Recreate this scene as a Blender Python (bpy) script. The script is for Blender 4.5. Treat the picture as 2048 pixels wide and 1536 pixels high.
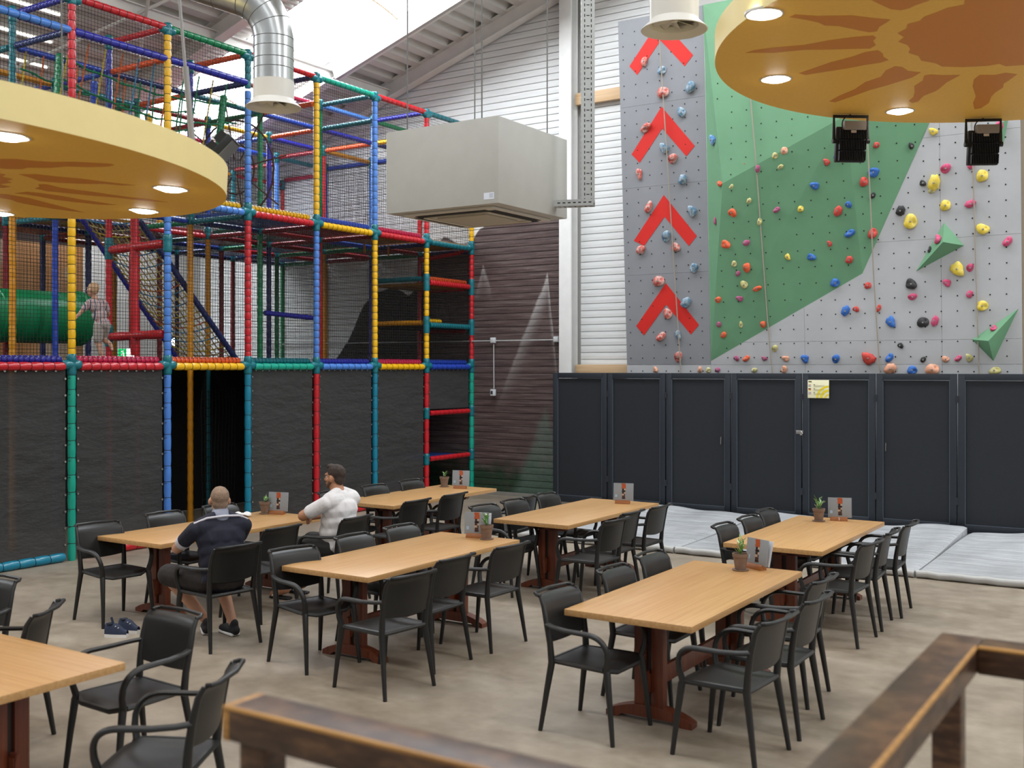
import bpy, bmesh, math, random
from mathutils import Vector, Matrix, Quaternion
PI = math.pi
sc = bpy.context.scene
C = sc.collection
for o in list(bpy.data.objects):
    bpy.data.objects.remove(o)

# ------------------------------------------------------------------ camera
EYE = 2.33
YAW = math.atan2(1390, 2150)
cam = bpy.data.cameras.new('camera')
camo = bpy.data.objects.new('camera', cam)
C.objects.link(camo)
camo.location = (0, 0, EYE)
camo.rotation_euler = (PI/2, 0, YAW)
cam.sensor_width = 36
cam.lens = 2150/2048*36
cam.shift_y = -32/2048
cam.clip_end = 200
cam.dof.use_dof = True
cam.dof.focus_distance = 11.5
cam.dof.aperture_fstop = 2.2
sc.camera = camo

# ------------------------------------------------------------------ sky, exposure
SKYLIGHT = 9.2
SPOT_W = 36
w = bpy.data.worlds.new('world')
sc.world = w
w.use_nodes = True
w.node_tree.nodes['Background'].inputs[0].default_value = (0.95, 0.98, 1.0, 1)
w.node_tree.nodes['Background'].inputs[1].default_value = 0.30
vs = sc.view_settings
vs.view_transform = 'Standard'
vs.look = 'None'
vs.exposure = 0.31
vs.gamma = 1
vs.use_curve_mapping = False
sc.cycles.max_bounces = 4
sc.cycles.diffuse_bounces = 2
sc.cycles.glossy_bounces = 2
sc.cycles.transparent_max_bounces = 8

# ------------------------------------------------------------------ materials
def lin(h):
    h = h.lstrip('#')
    o = []
    for i in (0, 2, 4):
        c = int(h[i:i+2], 16)/255
        o.append(c/12.92 if c <= .04045 else ((c+.055)/1.055)**2.4)
    return tuple(o)+(1,)

MATS = {}
def newmat(name):
    m = bpy.data.materials.new(name)
    m.use_nodes = True
    nt = m.node_tree
    b = nt.nodes['Principled BSDF']
    return m, nt, b

def ramp(nt, fac, stops):
    r = nt.nodes.new('ShaderNodeValToRGB')
    e = r.color_ramp.elements
    while len(e) < len(stops):
        e.new(.5)
    for el, (p, c) in zip(e, stops):
        el.position = p
        el.color = c
    nt.links.new(fac, r.inputs[0])
    return r.outputs[0]

def coords(nt, kind='Object', scale=(1, 1, 1)):
    t = nt.nodes.new('ShaderNodeTexCoord')
    m = nt.nodes.new('ShaderNodeMapping')
    m.inputs['Scale'].default_value = scale
    if kind == 'World':
        g = nt.nodes.new('ShaderNodeNewGeometry')
        nt.links.new(g.outputs['Position'], m.inputs[0])
    else:
        nt.links.new(t.outputs[kind], m.inputs[0])
    return m.outputs[0]

def noise(nt, vec, scale, detail=3, rough=.55):
    n = nt.nodes.new('ShaderNodeTexNoise')
    n.inputs['Scale'].default_value = scale
    n.inputs['Detail'].default_value = detail
    n.inputs['Roughness'].default_value = rough
    nt.links.new(vec, n.inputs['Vector'])
    return n.outputs['Fac']

def bump(nt, b, h, strength=.2, dist=.01):
    n = nt.nodes.new('ShaderNodeBump')
    n.inputs['Strength'].default_value = strength
    n.inputs['Distance'].default_value = dist
    nt.links.new(h, n.inputs['Height'])
    nt.links.new(n.outputs[0], b.inputs['Normal'])

def mat(name, col, rough=.5, metal=0, var=.0, vscale=6, bmp=0, bscale=40, spec=.5, stretch=(1, 1, 1), kind='Object', coat=0):
    if name in MATS:
        return MATS[name]
    m, nt, b = newmat(name)
    c = lin(col)
    b.inputs['Base Color'].default_value = c
    b.inputs['Roughness'].default_value = rough
    b.inputs['Metallic'].default_value = metal
    b.inputs['Specular IOR Level'].default_value = spec
    b.inputs['Coat Weight'].default_value = coat
    if var or bmp:
        v = coords(nt, kind, stretch)
        if var:
            n = noise(nt, v, vscale, 4)
            lo = tuple(max(0, x*(1-var)) for x in c[:3])+(1,)
            hi = tuple(min(1, x*(1+var)) for x in c[:3])+(1,)
            nt.links.new(ramp(nt, n, [(.3, lo), (.7, hi)]), b.inputs['Base Color'])
        if bmp:
            bump(nt, b, noise(nt, v, bscale, 3), bmp, .01)
    MATS[name] = m
    return m

def emit(name, col, s):
    if name in MATS:
        return MATS[name]
    m, nt, b = newmat(name)
    b.inputs['Base Color'].default_value = lin(col)
    b.inputs['Emission Color'].default_value = lin(col)
    b.inputs['Emission Strength'].default_value = s
    MATS[name] = m
    return m

PADCOL = dict(red='#C41C26', yellow='#F0B70C', lblue='#4C82D2', indigo='#2A2C9C', teal='#0B6E78', turq='#10A188',
              orange='#EC5A22', crimson='#CC2450', green='#0B7F4E', blue='#2446B0', navy='#1C2A66', cyan='#0C7C98', dkred='#8E1420', amber='#D08A10')
def vinyl(k):
    return mat('vinyl_'+k, PADCOL[k], .28, 0, .07, 9, .25, 28, coat=.15)

def wood_mat(name, c1, c2, rough=.4, scale=1.0, axis=1):
    if name in MATS:
        return MATS[name]
    m, nt, b = newmat(name)
    st = [26*scale, 26*scale, 26*scale]
    st[axis] = .7*scale
    v = coords(nt, 'Object', tuple(st))
    n = noise(nt, v, 1.6, 5, .6)
    nt.links.new(ramp(nt, n, [(.25, lin(c1)), (.75, lin(c2))]), b.inputs['Base Color'])
    b.inputs['Roughness'].default_value = rough
    v2 = coords(nt, 'Object', tuple(x*4 for x in st))
    bump(nt, b, noise(nt, v2, 2, 3), .08, .003)
    MATS[name] = m
    return m

# ------------------------------------------------------------------ mesh helpers
class MB:
    def __init__(s):
        s.v = []; s.f = []
    def add(s, vs_, fs):
        n = len(s.v)
        s.v += [tuple(p) for p in vs_]
        s.f += [tuple(i+n for i in q) for q in fs]
        return s
    def box(s, c, d, rot=None):
        x, y, z = (k/2 for k in d)
        ps = [Vector((a*x, b*y, e*z)) for a in (-1, 1) for b in (-1, 1) for e in (-1, 1)]
        if rot is not None:
            ps = [rot @ p for p in ps]
        c = Vector(c)
        return s.add([p+c for p in ps], [(0, 1, 3, 2), (4, 6, 7, 5), (0, 4, 5, 1), (2, 3, 7, 6), (0, 2, 6, 4), (1, 5, 7, 3)])
    def cbox(s, c, d, ch=.005, rot=None):
        """box with chamfered edges"""
        bm = bmesh.new()
        bmesh.ops.create_cube(bm, size=1)
        for v in bm.verts:
            v.co = Vector((v.co.x*d[0], v.co.y*d[1], v.co.z*d[2]))
        bmesh.ops.bevel(bm, geom=bm.edges[:], offset=ch, segments=2, affect='EDGES', profile=.6)
        c = Vector(c)
        bm.verts.index_update()
        s.add([((rot @ v.co) if rot is not None else v.co)+c for v in bm.verts], [tuple(v.index for v in f.verts) for f in bm.faces])
        bm.free()
        return s
    def tube(s, path, r, n=8, closed=False, flat=None):
        """r: radius or list; flat: (scale along side, scale along up)"""
        P = [Vector(p) for p in path]
        m = len(P)
        R = r if isinstance(r, (list, tuple)) else [r]*m
        T = []
        for i in range(m):
            if closed:
                t = P[(i+1) % m]-P[i-1]
            else:
                t = P[min(i+1, m-1)]-P[max(i-1, 0)]
            T.append(t.normalized() if t.length else Vector((0, 0, 1)))
        up = Vector((0, 0, 1)) if abs(T[0].z) < .9 else Vector((0, 1, 0))
        a = T[0].cross(up).normalized()
        rings = []
        for i in range(m):
            a = (a - T[i]*a.dot(T[i]))
            a = a.normalized() if a.length > 1e-6 else T[i].orthogonal().normalized()
            b = T[i].cross(a)
            fa, fb = flat if flat else (1, 1)
            rings.append([P[i]+(a*math.cos(2*PI*k/n)*fa+b*math.sin(2*PI*k/n)*fb)*R[i] for k in range(n)])
        vs_ = [p for q in rings for p in q]
        fs = []
        mm = m if closed else m-1
        for i in range(mm):
            j = (i+1) % m
            for k in range(n):
                fs.append((i*n+k, i*n+(k+1) % n, j*n+(k+1) % n, j*n+k))
        if not closed:
            fs.append(tuple(range(n-1, -1, -1)))
            fs.append(tuple((m-1)*n+k for k in range(n)))
        return s.add(vs_, fs)
    def lathe(s, prof, n=20, c=(0, 0, 0), q=None, caps=True):
        """prof: list of (r,h) along local z"""
        c = Vector(c)
        vs_ = []
        for r, h in prof:
            for k in range(n):
                p = Vector((r*math.cos(2*PI*k/n), r*math.sin(2*PI*k/n), h))
                vs_.append((q @ p if q else p)+c)
        fs = []
        for i in range(len(prof)-1):
            for k in range(n):
                fs.append((i*n+k, i*n+(k+1) % n, (i+1)*n+(k+1) % n, (i+1)*n+k))
        if caps:
            fs.append(tuple(range(n-1, -1, -1)))
            fs.append(tuple((len(prof)-1)*n+k for k in range(n)))
        return s.add(vs_, fs)
    def prism(s, poly, off):
        """3D polygon extruded by vector off"""
        off = Vector(off)
        n = len(poly)
        a = [Vector(p) for p in poly]
        vs_ = a+[p+off for p in a]
        fs = [tuple(range(n)), tuple(range(2*n-1, n-1, -1))]
        for i in range(n):
            j = (i+1) % n
            fs.append((i, i+n, j+n, j))
        return s.add(vs_, fs)
    def grid(s, fn, nu, nv):
        vs_ = [fn(i/nu, j/nv) for i in range(nu+1) for j in range(nv+1)]
        fs = [(i*(nv+1)+j, (i+1)*(nv+1)+j, (i+1)*(nv+1)+j+1, i*(nv+1)+j+1) for i in range(nu) for j in range(nv)]
        return s.add(vs_, fs)
    def shell(s, fn, nu, nv, nrm, th):
        """closed plate: fn(u,v) mid surface, thickness th along nrm"""
        n = len(s.v)
        nrm = Vector(nrm)
        top = [Vector(fn(i/nu, j/nv))+nrm*th/2 for i in range(nu+1) for j in range(nv+1)]
        bot = [Vector(fn(i/nu, j/nv))-nrm*th/2 for i in range(nu+1) for j in range(nv+1)]
        w_ = nv+1
        N = len(top)
        fs = []
        for i in range(nu):
            for j in range(nv):
                a, b, c_, d = i*w_+j, (i+1)*w_+j, (i+1)*w_+j+1, i*w_+j+1
                fs.append((a, b, c_, d)); fs.append((d+N, c_+N, b+N, a+N))
        ed = [i*w_ for i in range(nu+1)]+[nu*w_+j for j in range(1, nv+1)]+[i*w_+nv for i in range(nu-1, -1, -1)]+[j for j in range(nv-1, 0, -1)]
        for i in range(len(ed)):
            a, b = ed[i], ed[(i+1) % len(ed)]
            fs.append((a, a+N, b+N, b))
        return s.add(top+bot, fs)
    def mesh(s, name, smooth=True, ang=.7):
        me = bpy.data.meshes.new(name)
        me.from_pydata(s.v, [], s.f)
        me.update()
        if smooth:
            me.shade_smooth()
            me.set_sharp_from_angle(angle=ang)
        return me
    def build(s, name, m, parent=None, smooth=True, ang=.7, loc=None):
        return link(name, s.mesh(name, smooth, ang), m, parent, loc)

def fixn(me):
    bm = bmesh.new(); bm.from_mesh(me)
    bmesh.ops.recalc_face_normals(bm, faces=bm.faces[:])
    bm.to_mesh(me); bm.free()

def link(name, me, m, parent=None, loc=None):
    o = bpy.data.objects.new(name, me)
    C.objects.link(o)
    if m is not None and not me.materials:
        me.materials.append(m)
    if parent is not None:
        o.parent = parent
    if loc is not None:
        o.location = loc
    return o

def tag(o, label=None, cat=None, group=None, kind=None):
    if label: o['label'] = label
    if cat: o['category'] = cat
    if group: o['group'] = group
    if kind: o['kind'] = kind
    return o

def thing(name, label, cat, loc=(0, 0, 0), rz=0, group=None):
    o = bpy.data.objects.new(name, None)
    o.empty_display_size = .1
    C.objects.link(o)
    o.location = loc
    o.rotation_euler = (0, 0, rz)
    return tag(o, label, cat, group)

def copy_tree(o, parent=None):
    c = o.copy()
    C.objects.link(c)
    c.parent = parent
    for ch in [x for x in bpy.data.objects if x.parent == o]:
        copy_tree(ch, c)
    return c

def kids(o):
    return [x for x in bpy.data.objects if x.parent == o]

def colorize(o, m):
    o.material_slots[0].link = 'OBJECT'
    o.material_slots[0].material = m

def qto(v):
    return Vector((0, 0, 1)).rotation_difference(Vector(v).normalized())

def smoothstep(a, b, x):
    t = max(0, min(1, (x-a)/(b-a)))
    return t*t*(3-2*t)

def bez(p0, p1, p2, n=8):
    p0, p1, p2 = map(Vector, (p0, p1, p2))
    return [p0*(1-t)**2+p1*2*t*(1-t)+p2*t*t for t in [i/n for i in range(n+1)]]
HOLDS=[(-7.108,15.737,7.782,0.0,-0.998,-0.058,0.093,0.103,'rc'),(-6.852,15.745,7.637,0.0,-0.998,-0.058,0.144,0.174,'bc'),(-7.635,15.766,7.281,0.0,-0.998,-0.058,0.116,0.168,'rc'),(-7.332,15.776,7.101,0.0,-0.998,-0.058,0.15,0.136,'bc'),(-7.319,15.797,6.749,0.0,-0.998,-0.058,0.198,0.177,'rc'),(-6.847,15.796,6.765,0.0,-0.998,-0.058,0.175,0.195,'bc'),(-7.005,15.817,6.395,0.0,-0.998,-0.058,0.135,0.166,'bc'),(-7.637,15.827,6.225,0.0,-0.998,-0.058,0.186,0.158,'rc'),(-7.313,15.848,5.859,0.0,-0.998,-0.058,0.157,0.178,'bc'),(-7.181,15.859,5.68,0.0,-0.998,-0.058,0.167,0.156,'rc'),(-7.782,15.87,5.49,0.0,-0.998,-0.058,0.106,0.191,'rc'),(-7.021,15.879,5.334,0.0,-0.998,-0.058,0.156,0.166,'bc'),(-6.517,16.166,6.369,-0.199,-0.902,0.384,0.073,0.083,'ol'),(-6.176,15.96,6.061,-0.199,-0.902,0.384,0.112,0.122,'o'),(-5.826,15.952,6.223,-0.199,-0.902,0.384,0.17,0.16,'o'),(-5.499,15.876,6.216,-0.199,-0.902,0.384,0.109,0.128,'p'),(-5.107,15.687,5.973,-0.199,-0.902,0.384,0.077,0.087,'ol'),(-6.427,15.703,5.867,-0.629,-0.776,-0.044,0.131,0.172,'bl'),(-6.102,15.769,5.651,-0.199,-0.902,0.384,0.13,0.14,'p'),(-5.889,15.637,5.452,-0.199,-0.902,0.384,0.134,0.129,'o'),(-5.651,15.529,5.318,0.077,-0.976,-0.202,0.078,0.117,'p'),(-5.384,15.516,5.482,0.077,-0.976,-0.202,0.093,0.097,'ol'),(-5.241,15.515,5.54,0.077,-0.976,-0.202,0.1,0.112,'pe'),(-5.31,15.556,5.317,0.077,-0.976,-0.202,0.097,0.073,'ol'),(-6.282,15.626,5.166,-0.629,-0.776,-0.044,0.1,0.09,'o'),(-6.075,15.542,5.089,0.077,-0.976,-0.202,0.069,0.075,'ol'),(-4.637,15.608,5.322,0.077,-0.976,-0.202,0.091,0.104,'r'),(-4.477,15.608,5.381,0.077,-0.976,-0.202,0.132,0.104,'b'),(-4.835,15.658,5.002,0.077,-0.976,-0.202,0.134,0.111,'b'),(-3.963,15.7,5.509,0.277,-0.943,-0.184,0.093,0.089,'r'),(-4.014,15.759,5.133,0.277,-0.943,-0.184,0.159,0.14,'b'),(-4.148,15.743,5.012,0.277,-0.943,-0.184,0.116,0.141,'r'),(-4.037,15.814,4.815,0.277,-0.943,-0.184,0.079,0.09,'k'),(-3.512,15.84,5.473,0.277,-0.943,-0.184,0.077,0.101,'k'),(-4.209,15.594,5.686,0.277,-0.943,-0.184,0.084,0.084,'b'),(-3.214,15.861,5.64,0.0,-0.998,-0.058,0.119,0.109,'y'),(-3.061,15.891,5.113,0.0,-0.998,-0.058,0.142,0.136,'m'),(-3.367,15.901,4.943,0.0,-0.998,-0.058,0.092,0.088,'k'),(-3.219,15.902,4.93,0.0,-0.998,-0.058,0.174,0.238,'y'),(-2.735,15.89,5.134,0.0,-0.998,-0.058,0.09,0.126,'m'),(-2.59,15.9,4.969,0.0,-0.998,-0.058,0.152,0.17,'y'),(-2.546,15.881,5.292,0.0,-0.998,-0.058,0.107,0.134,'y'),(-2.366,15.726,5.597,0.826,-0.532,-0.185,0.114,0.123,'m'),(-7.626,15.901,4.951,0.0,-0.998,-0.058,0.138,0.201,'rc'),(-6.856,15.909,4.817,0.0,-0.998,-0.058,0.149,0.186,'bc'),(-7.328,15.93,4.451,0.0,-0.998,-0.058,0.158,0.189,'bc'),(-7.162,15.94,4.276,0.0,-0.998,-0.058,0.163,0.146,'rc'),(-7.779,15.94,4.269,0.0,-0.998,-0.058,0.166,0.149,'rc'),(-6.86,15.961,3.921,0.0,-0.998,-0.058,0.145,0.156,'bc'),(-7.478,15.971,3.742,0.0,-0.998,-0.058,0.201,0.169,'rc'),(-7.008,15.992,3.378,0.0,-0.998,-0.058,0.188,0.177,'bc'),(-7.326,16.002,3.21,0.0,-0.998,-0.058,0.148,0.179,'rc'),(-7.463,16.023,2.843,0.0,-0.998,-0.058,0.17,0.153,'rc'),(-7.169,16.022,2.87,0.0,-0.998,-0.058,0.116,0.151,'bc'),(-7.167,16.043,2.509,0.0,-0.998,-0.058,0.143,0.179,'rc'),(-7.576,16.05,2.307,0.0,-1.0,0.0,0.089,0.096,'pe'),(-6.801,16.05,2.303,0.0,-1.0,0.0,0.079,0.104,'pe'),(-6.655,16.05,2.299,0.0,-1.0,0.0,0.079,0.083,'ol'),(-6.501,16.05,2.299,0.0,-1.0,0.0,0.087,0.078,'p'),(-5.817,15.61,4.86,0.077,-0.976,-0.202,0.083,0.089,'ol'),(-6.087,15.621,4.701,0.077,-0.976,-0.202,0.143,0.139,'o'),(-5.415,15.675,4.7,0.077,-0.976,-0.202,0.107,0.088,'p'),(-6.428,15.774,4.621,-0.629,-0.776,-0.044,0.065,0.118,'p'),(-5.682,15.686,4.543,0.077,-0.976,-0.202,0.075,0.114,'ol'),(-6.223,15.706,4.241,0.077,-0.976,-0.202,0.151,0.136,'o'),(-5.9,15.731,4.243,0.077,-0.976,-0.202,0.119,0.095,'p'),(-6.12,15.776,3.94,0.077,-0.976,-0.202,0.084,0.096,'ol'),(-5.926,15.806,3.868,0.077,-0.976,-0.202,0.116,0.156,'o'),(-6.07,15.811,3.789,0.077,-0.976,-0.202,0.084,0.09,'p'),(-5.985,15.853,3.618,0.077,-0.976,-0.202,0.11,0.13,'ol'),(-5.784,15.883,3.548,0.077,-0.976,-0.202,0.144,0.09,'o'),(-5.297,15.828,4.004,0.077,-0.976,-0.202,0.088,0.102,'y'),(-6.415,15.865,3.397,0.077,-0.976,-0.202,0.106,0.102,'o'),(-6.075,15.89,3.403,0.077,-0.976,-0.202,0.111,0.085,'p'),(-6.436,15.942,3.015,0.077,-0.976,-0.202,0.082,0.092,'p'),(-6.085,15.971,3.008,0.077,-0.976,-0.202,0.057,0.105,'ol'),(-5.739,16.0,3.002,0.077,-0.976,-0.202,0.09,0.11,'o'),(-6.371,15.98,2.855,0.077,-0.976,-0.202,0.102,0.106,'o'),(-6.187,16.044,2.481,0.0,-0.998,-0.058,0.102,0.086,'p'),(-6.026,16.044,2.48,0.0,-0.998,-0.058,0.112,0.097,'o'),(-5.728,16.045,2.475,0.0,-0.998,-0.058,0.09,0.07,'p'),(-5.564,16.036,2.63,0.0,-0.998,-0.058,0.096,0.11,'ol'),(-5.4,16.045,2.473,0.0,-0.998,-0.058,0.115,0.083,'pe'),(-5.893,16.05,2.298,0.0,-1.0,0.0,0.097,0.071,'ol'),(-5.422,16.05,2.308,0.0,-1.0,0.0,0.095,0.115,'pe'),(-5.058,15.705,4.689,0.077,-0.976,-0.202,0.087,0.093,'y'),(-4.52,15.761,4.624,0.077,-0.976,-0.202,0.133,0.162,'r'),(-4.371,15.757,4.702,0.077,-0.976,-0.202,0.098,0.104,'b'),(-4.373,15.841,4.295,0.077,-0.976,-0.202,0.152,0.118,'b'),(-4.665,15.845,4.16,0.077,-0.976,-0.202,0.067,0.096,'r'),(-4.067,15.909,4.282,0.277,-0.943,-0.184,0.132,0.155,'r'),(-4.94,15.859,3.987,0.077,-0.976,-0.202,0.136,0.101,'b'),(-4.403,15.916,3.918,0.077,-0.976,-0.202,0.115,0.115,'r'),(-4.623,15.965,3.597,0.077,-0.976,-0.202,0.139,0.125,'b'),(-4.151,15.983,3.534,0.0,-0.998,-0.058,0.099,0.099,'r'),(-4.477,16.004,3.174,0.0,-0.998,-0.058,0.135,0.163,'b'),(-4.329,16.003,3.194,0.0,-0.998,-0.058,0.105,0.086,'r'),(-4.006,16.003,3.198,0.0,-0.998,-0.058,0.076,0.113,'r'),(-3.84,16.014,3.002,0.0,-0.998,-0.058,0.141,0.169,'b'),(-3.529,15.994,3.347,0.0,-0.998,-0.058,0.134,0.097,'m'),(-3.541,15.983,3.533,0.0,-0.998,-0.058,0.158,0.158,'k'),(-3.677,15.923,4.577,0.0,-0.998,-0.058,0.14,0.149,'k'),(-3.542,15.932,4.419,0.0,-0.998,-0.058,0.185,0.219,'y'),(-3.07,15.921,4.605,0.0,-0.998,-0.058,0.137,0.155,'y'),(-2.744,15.921,4.598,0.0,-0.998,-0.058,0.158,0.117,'m'),(-2.585,15.942,4.242,0.0,-0.998,-0.058,0.17,0.152,'y'),(-2.281,15.953,4.053,0.0,-0.998,-0.058,0.124,0.142,'m'),(-2.931,15.973,3.715,0.0,-0.998,-0.058,0.191,0.209,'y'),(-2.758,15.972,3.721,0.0,-0.998,-0.058,0.099,0.117,'m'),(-3.065,15.984,3.522,0.0,-0.998,-0.058,0.11,0.11,'m'),(-2.765,15.993,3.356,0.0,-0.998,-0.058,0.094,0.109,'m'),(-2.607,16.003,3.192,0.0,-0.998,-0.058,0.162,0.144,'y'),(-3.391,16.015,2.982,0.0,-0.998,-0.058,0.163,0.144,'k'),(-3.228,16.014,2.997,0.0,-0.998,-0.058,0.11,0.162,'m'),(-3.705,16.034,2.653,0.0,-0.998,-0.058,0.09,0.084,'k'),(-3.862,16.044,2.479,0.0,-0.998,-0.058,0.113,0.136,'b'),(-4.143,16.045,2.467,0.0,-0.998,-0.058,0.2,0.19,'r'),(-4.633,16.045,2.466,0.0,-0.998,-0.058,0.116,0.136,'b'),(-5.101,16.045,2.466,0.0,-0.998,-0.058,0.118,0.128,'b'),(-3.852,16.05,2.321,0.0,-1.0,0.0,0.189,0.16,'pe'),(-3.546,16.05,2.302,0.0,-1.0,0.0,0.14,0.127,'b'),(-3.272,16.05,2.31,0.0,-1.0,0.0,0.194,0.157,'pe'),(-3.394,16.046,2.451,0.0,-0.998,-0.058,0.083,0.089,'k'),(-3.091,16.046,2.457,0.0,-0.998,-0.058,0.101,0.088,'pe'),(-2.927,16.045,2.467,0.0,-0.998,-0.058,0.095,0.088,'m'),(-2.777,16.045,2.47,0.0,-0.998,-0.058,0.094,0.118,'ol'),(-2.452,16.05,2.292,0.0,-1.0,0.0,0.152,0.108,'ol'),(-3.149,15.855,4.13,-0.693,-0.621,0.366,0.127,0.155,'m'),(-3.278,15.92,3.994,-0.693,-0.621,0.366,0.064,0.101,'k'),(-2.45,15.953,2.869,-0.468,-0.612,0.637,0.093,0.098,'m'),(-3.251,15.908,4.825,0.0,-0.998,-0.058,0.092,0.073,'ol')]
CHEVRONS=[[(-7.343,15.717,7.909),(-6.796,15.755,7.258),(-6.944,15.764,7.106),(-7.346,15.737,7.573),(-7.775,15.765,7.091),(-7.911,15.755,7.251)],[(-7.358,15.797,6.529),(-6.803,15.837,5.842),(-6.951,15.846,5.695),(-7.356,15.817,6.183),(-7.771,15.847,5.676),(-7.913,15.838,5.828)],[(-7.357,15.879,5.12),(-6.805,15.919,4.428),(-6.942,15.928,4.276),(-7.353,15.899,4.771),(-7.727,15.925,4.328),(-7.913,15.92,4.421)],[(-7.358,15.961,3.704),(-6.802,16.001,3.019),(-6.944,16.01,2.866),(-7.363,15.981,3.358),(-7.773,16.01,2.865),(-7.91,16.001,3.022)]]
BELAY_ROPES=[[(-7.364,15.674,8.0),(-7.355,15.685,7.807),(-7.107,16.0,2.233)],[(-5.968,15.704,8.0),(-5.935,15.681,7.712),(-5.678,15.5,5.483),(-5.66,15.97,3.066),(-5.598,16.02,2.238)],[(-4.191,15.7,8.0),(-4.129,15.652,7.168),(-4.033,15.447,5.884),(-4.058,15.923,3.714),(-3.99,16.02,2.243)],[(-2.754,15.686,8.0),(-2.731,15.76,6.684),(-2.651,16.01,2.247)]]
SUN_RAYS_RIGHT=[[(-2.17,6.51),(-2.124,6.481),(-2.019,6.584),(-1.834,6.692),(-1.727,6.825),(-1.655,6.902),(-1.695,6.951),(-1.749,7.008),(-1.787,7.094),(-1.834,7.088),(-1.885,6.998),(-1.961,6.856),(-2.033,6.793),(-2.05,6.712),(-2.096,6.623)],[(-2.668,7.086),(-2.594,7.062),(-2.462,7.076),(-2.273,7.128),(-2.104,7.118),(-1.954,7.131),(-1.83,7.169),(-1.825,7.231),(-1.859,7.283),(-1.868,7.39),(-1.92,7.451),(-2.026,7.393),(-2.157,7.326),(-2.308,7.236),(-2.503,7.193)],[(-2.523,7.791),(-2.362,7.703),(-2.249,7.639),(-2.077,7.579),(-1.972,7.518),(-1.885,7.52),(-1.878,7.615),(-1.894,7.697),(-1.883,7.798),(-1.946,7.835),(-2.055,7.834),(-2.19,7.855),(-2.342,7.858),(-2.498,7.862)],[(-2.583,8.746),(-2.462,8.61),(-2.302,8.475),(-2.178,8.305),(-2.042,8.22),(-1.965,8.061),(-1.883,7.985),(-1.845,8.037),(-1.834,8.166),(-1.763,8.253),(-1.85,8.365),(-1.971,8.439),(-2.082,8.502),(-2.206,8.561),(-2.381,8.687),(-2.549,8.803)],[(-2.035,9.085),(-1.975,8.974),(-1.934,8.831),(-1.891,8.626),(-1.805,8.503),(-1.761,8.359),(-1.718,8.353),(-1.642,8.428),(-1.533,8.485),(-1.656,8.643),(-1.745,8.812),(-1.787,8.878),(-1.896,8.976),(-1.977,9.147),(-2.027,9.166)],[(-1.515,8.869),(-1.472,8.674),(-1.413,8.563),(-1.316,8.626),(-1.242,8.603),(-1.177,8.694),(-1.26,8.855),(-1.301,8.917),(-1.323,9.039),(-1.4,9.176),(-1.446,9.291),(-1.499,9.508),(-1.584,9.663),(-1.636,9.672),(-1.609,9.437),(-1.551,9.223),(-1.537,9.087)],[(-1.661,6.475),(-1.636,6.586),(-1.604,6.703),(-1.559,6.755),(-1.507,6.744),(-1.461,6.707),(-1.379,6.67),(-1.304,6.548),(-1.652,6.298)]]
SUN_CORE_RIGHT=[(-1.2,6.773),(-1.218,6.856),(-1.315,6.862),(-1.376,6.907),(-1.47,6.962),(-1.507,7.027),(-1.587,7.051),(-1.615,7.141),(-1.684,7.209),(-1.668,7.317),(-1.724,7.398),(-1.69,7.506),(-1.695,7.607),(-1.726,7.695),(-1.685,7.814),(-1.694,7.939),(-1.623,8.063),(-1.601,8.175),(-1.487,8.269),(-1.389,8.312),(-1.323,8.335),(-1.244,8.327),(-1.215,8.417),(-1.1,8.452)]
SUN_RAYS_LEFT=[[(1.154,0.249),(1.208,0.26),(1.316,0.296),(1.377,0.377),(1.459,0.436),(1.595,0.474),(1.726,0.553),(1.785,0.597),(1.771,0.632),(1.692,0.65),(1.544,0.621),(1.407,0.557),(1.259,0.555),(1.115,0.5),(1.023,0.521),(0.929,0.479),(0.871,0.422)],[(0.816,0.633),(0.942,0.661),(1.01,0.764),(1.113,0.878),(1.158,0.976),(1.215,1.067),(1.283,1.165),(1.175,1.142),(1.105,1.059),(0.931,1.007),(0.799,0.924),(0.717,0.842),(0.776,0.745)],[(0.584,0.921),(0.647,0.94),(0.616,1.067),(0.65,1.151),(0.703,1.261),(0.738,1.377),(0.774,1.496),(0.853,1.634),(0.891,1.748),(0.734,1.627),(0.665,1.481),(0.548,1.373),(0.457,1.249),(0.368,1.126),(0.384,1.026),(0.484,0.995)],[(-0.002,1.118),(0.18,1.096),(0.224,1.158),(0.278,1.297),(0.278,1.45),(0.314,1.592),(0.331,1.732),(0.205,1.671),(0.112,1.538),(0.051,1.414),(0.058,1.286),(0.048,1.172)],[(-0.185,1.065),(-0.11,1.127),(-0.098,1.294),(-0.166,1.463),(-0.243,1.694),(-0.328,1.92),(-0.385,1.834),(-0.425,1.676),(-0.423,1.504),(-0.407,1.397),(-0.339,1.307),(-0.328,1.152)]]
SUN_CORE_LEFT=[(0.71,0.567),(0.718,0.602),(0.603,0.649),(0.591,0.73),(0.468,0.766),(0.443,0.816),(0.293,0.824),(0.272,0.854),(0.267,0.917),(0.169,0.935),(0.126,0.927)]
SPOTS_LEFT=[(1.898,-0.123),(1.419,1.333),(0.312,1.989),(-1.192,1.739)]
SPOTS_RIGHT=[(-2.28,6.373),(-2.718,7.855),(-2.177,9.401)]
GREEN={'A':(-6.612,16.046,2.441),'B':(-4.228,15.973,3.711),'C':(-3.278,15.855,5.749),'L':(-6.602,15.78,7.036),'P':(-6.236,15.589,5.158),'Q':(-4.35,15.504,5.936),'C2':(-2.462,15.753,7.5),'L2':(-6.616,15.693,8.539),'T':(-4.6,15.704,8.0)}
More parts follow.
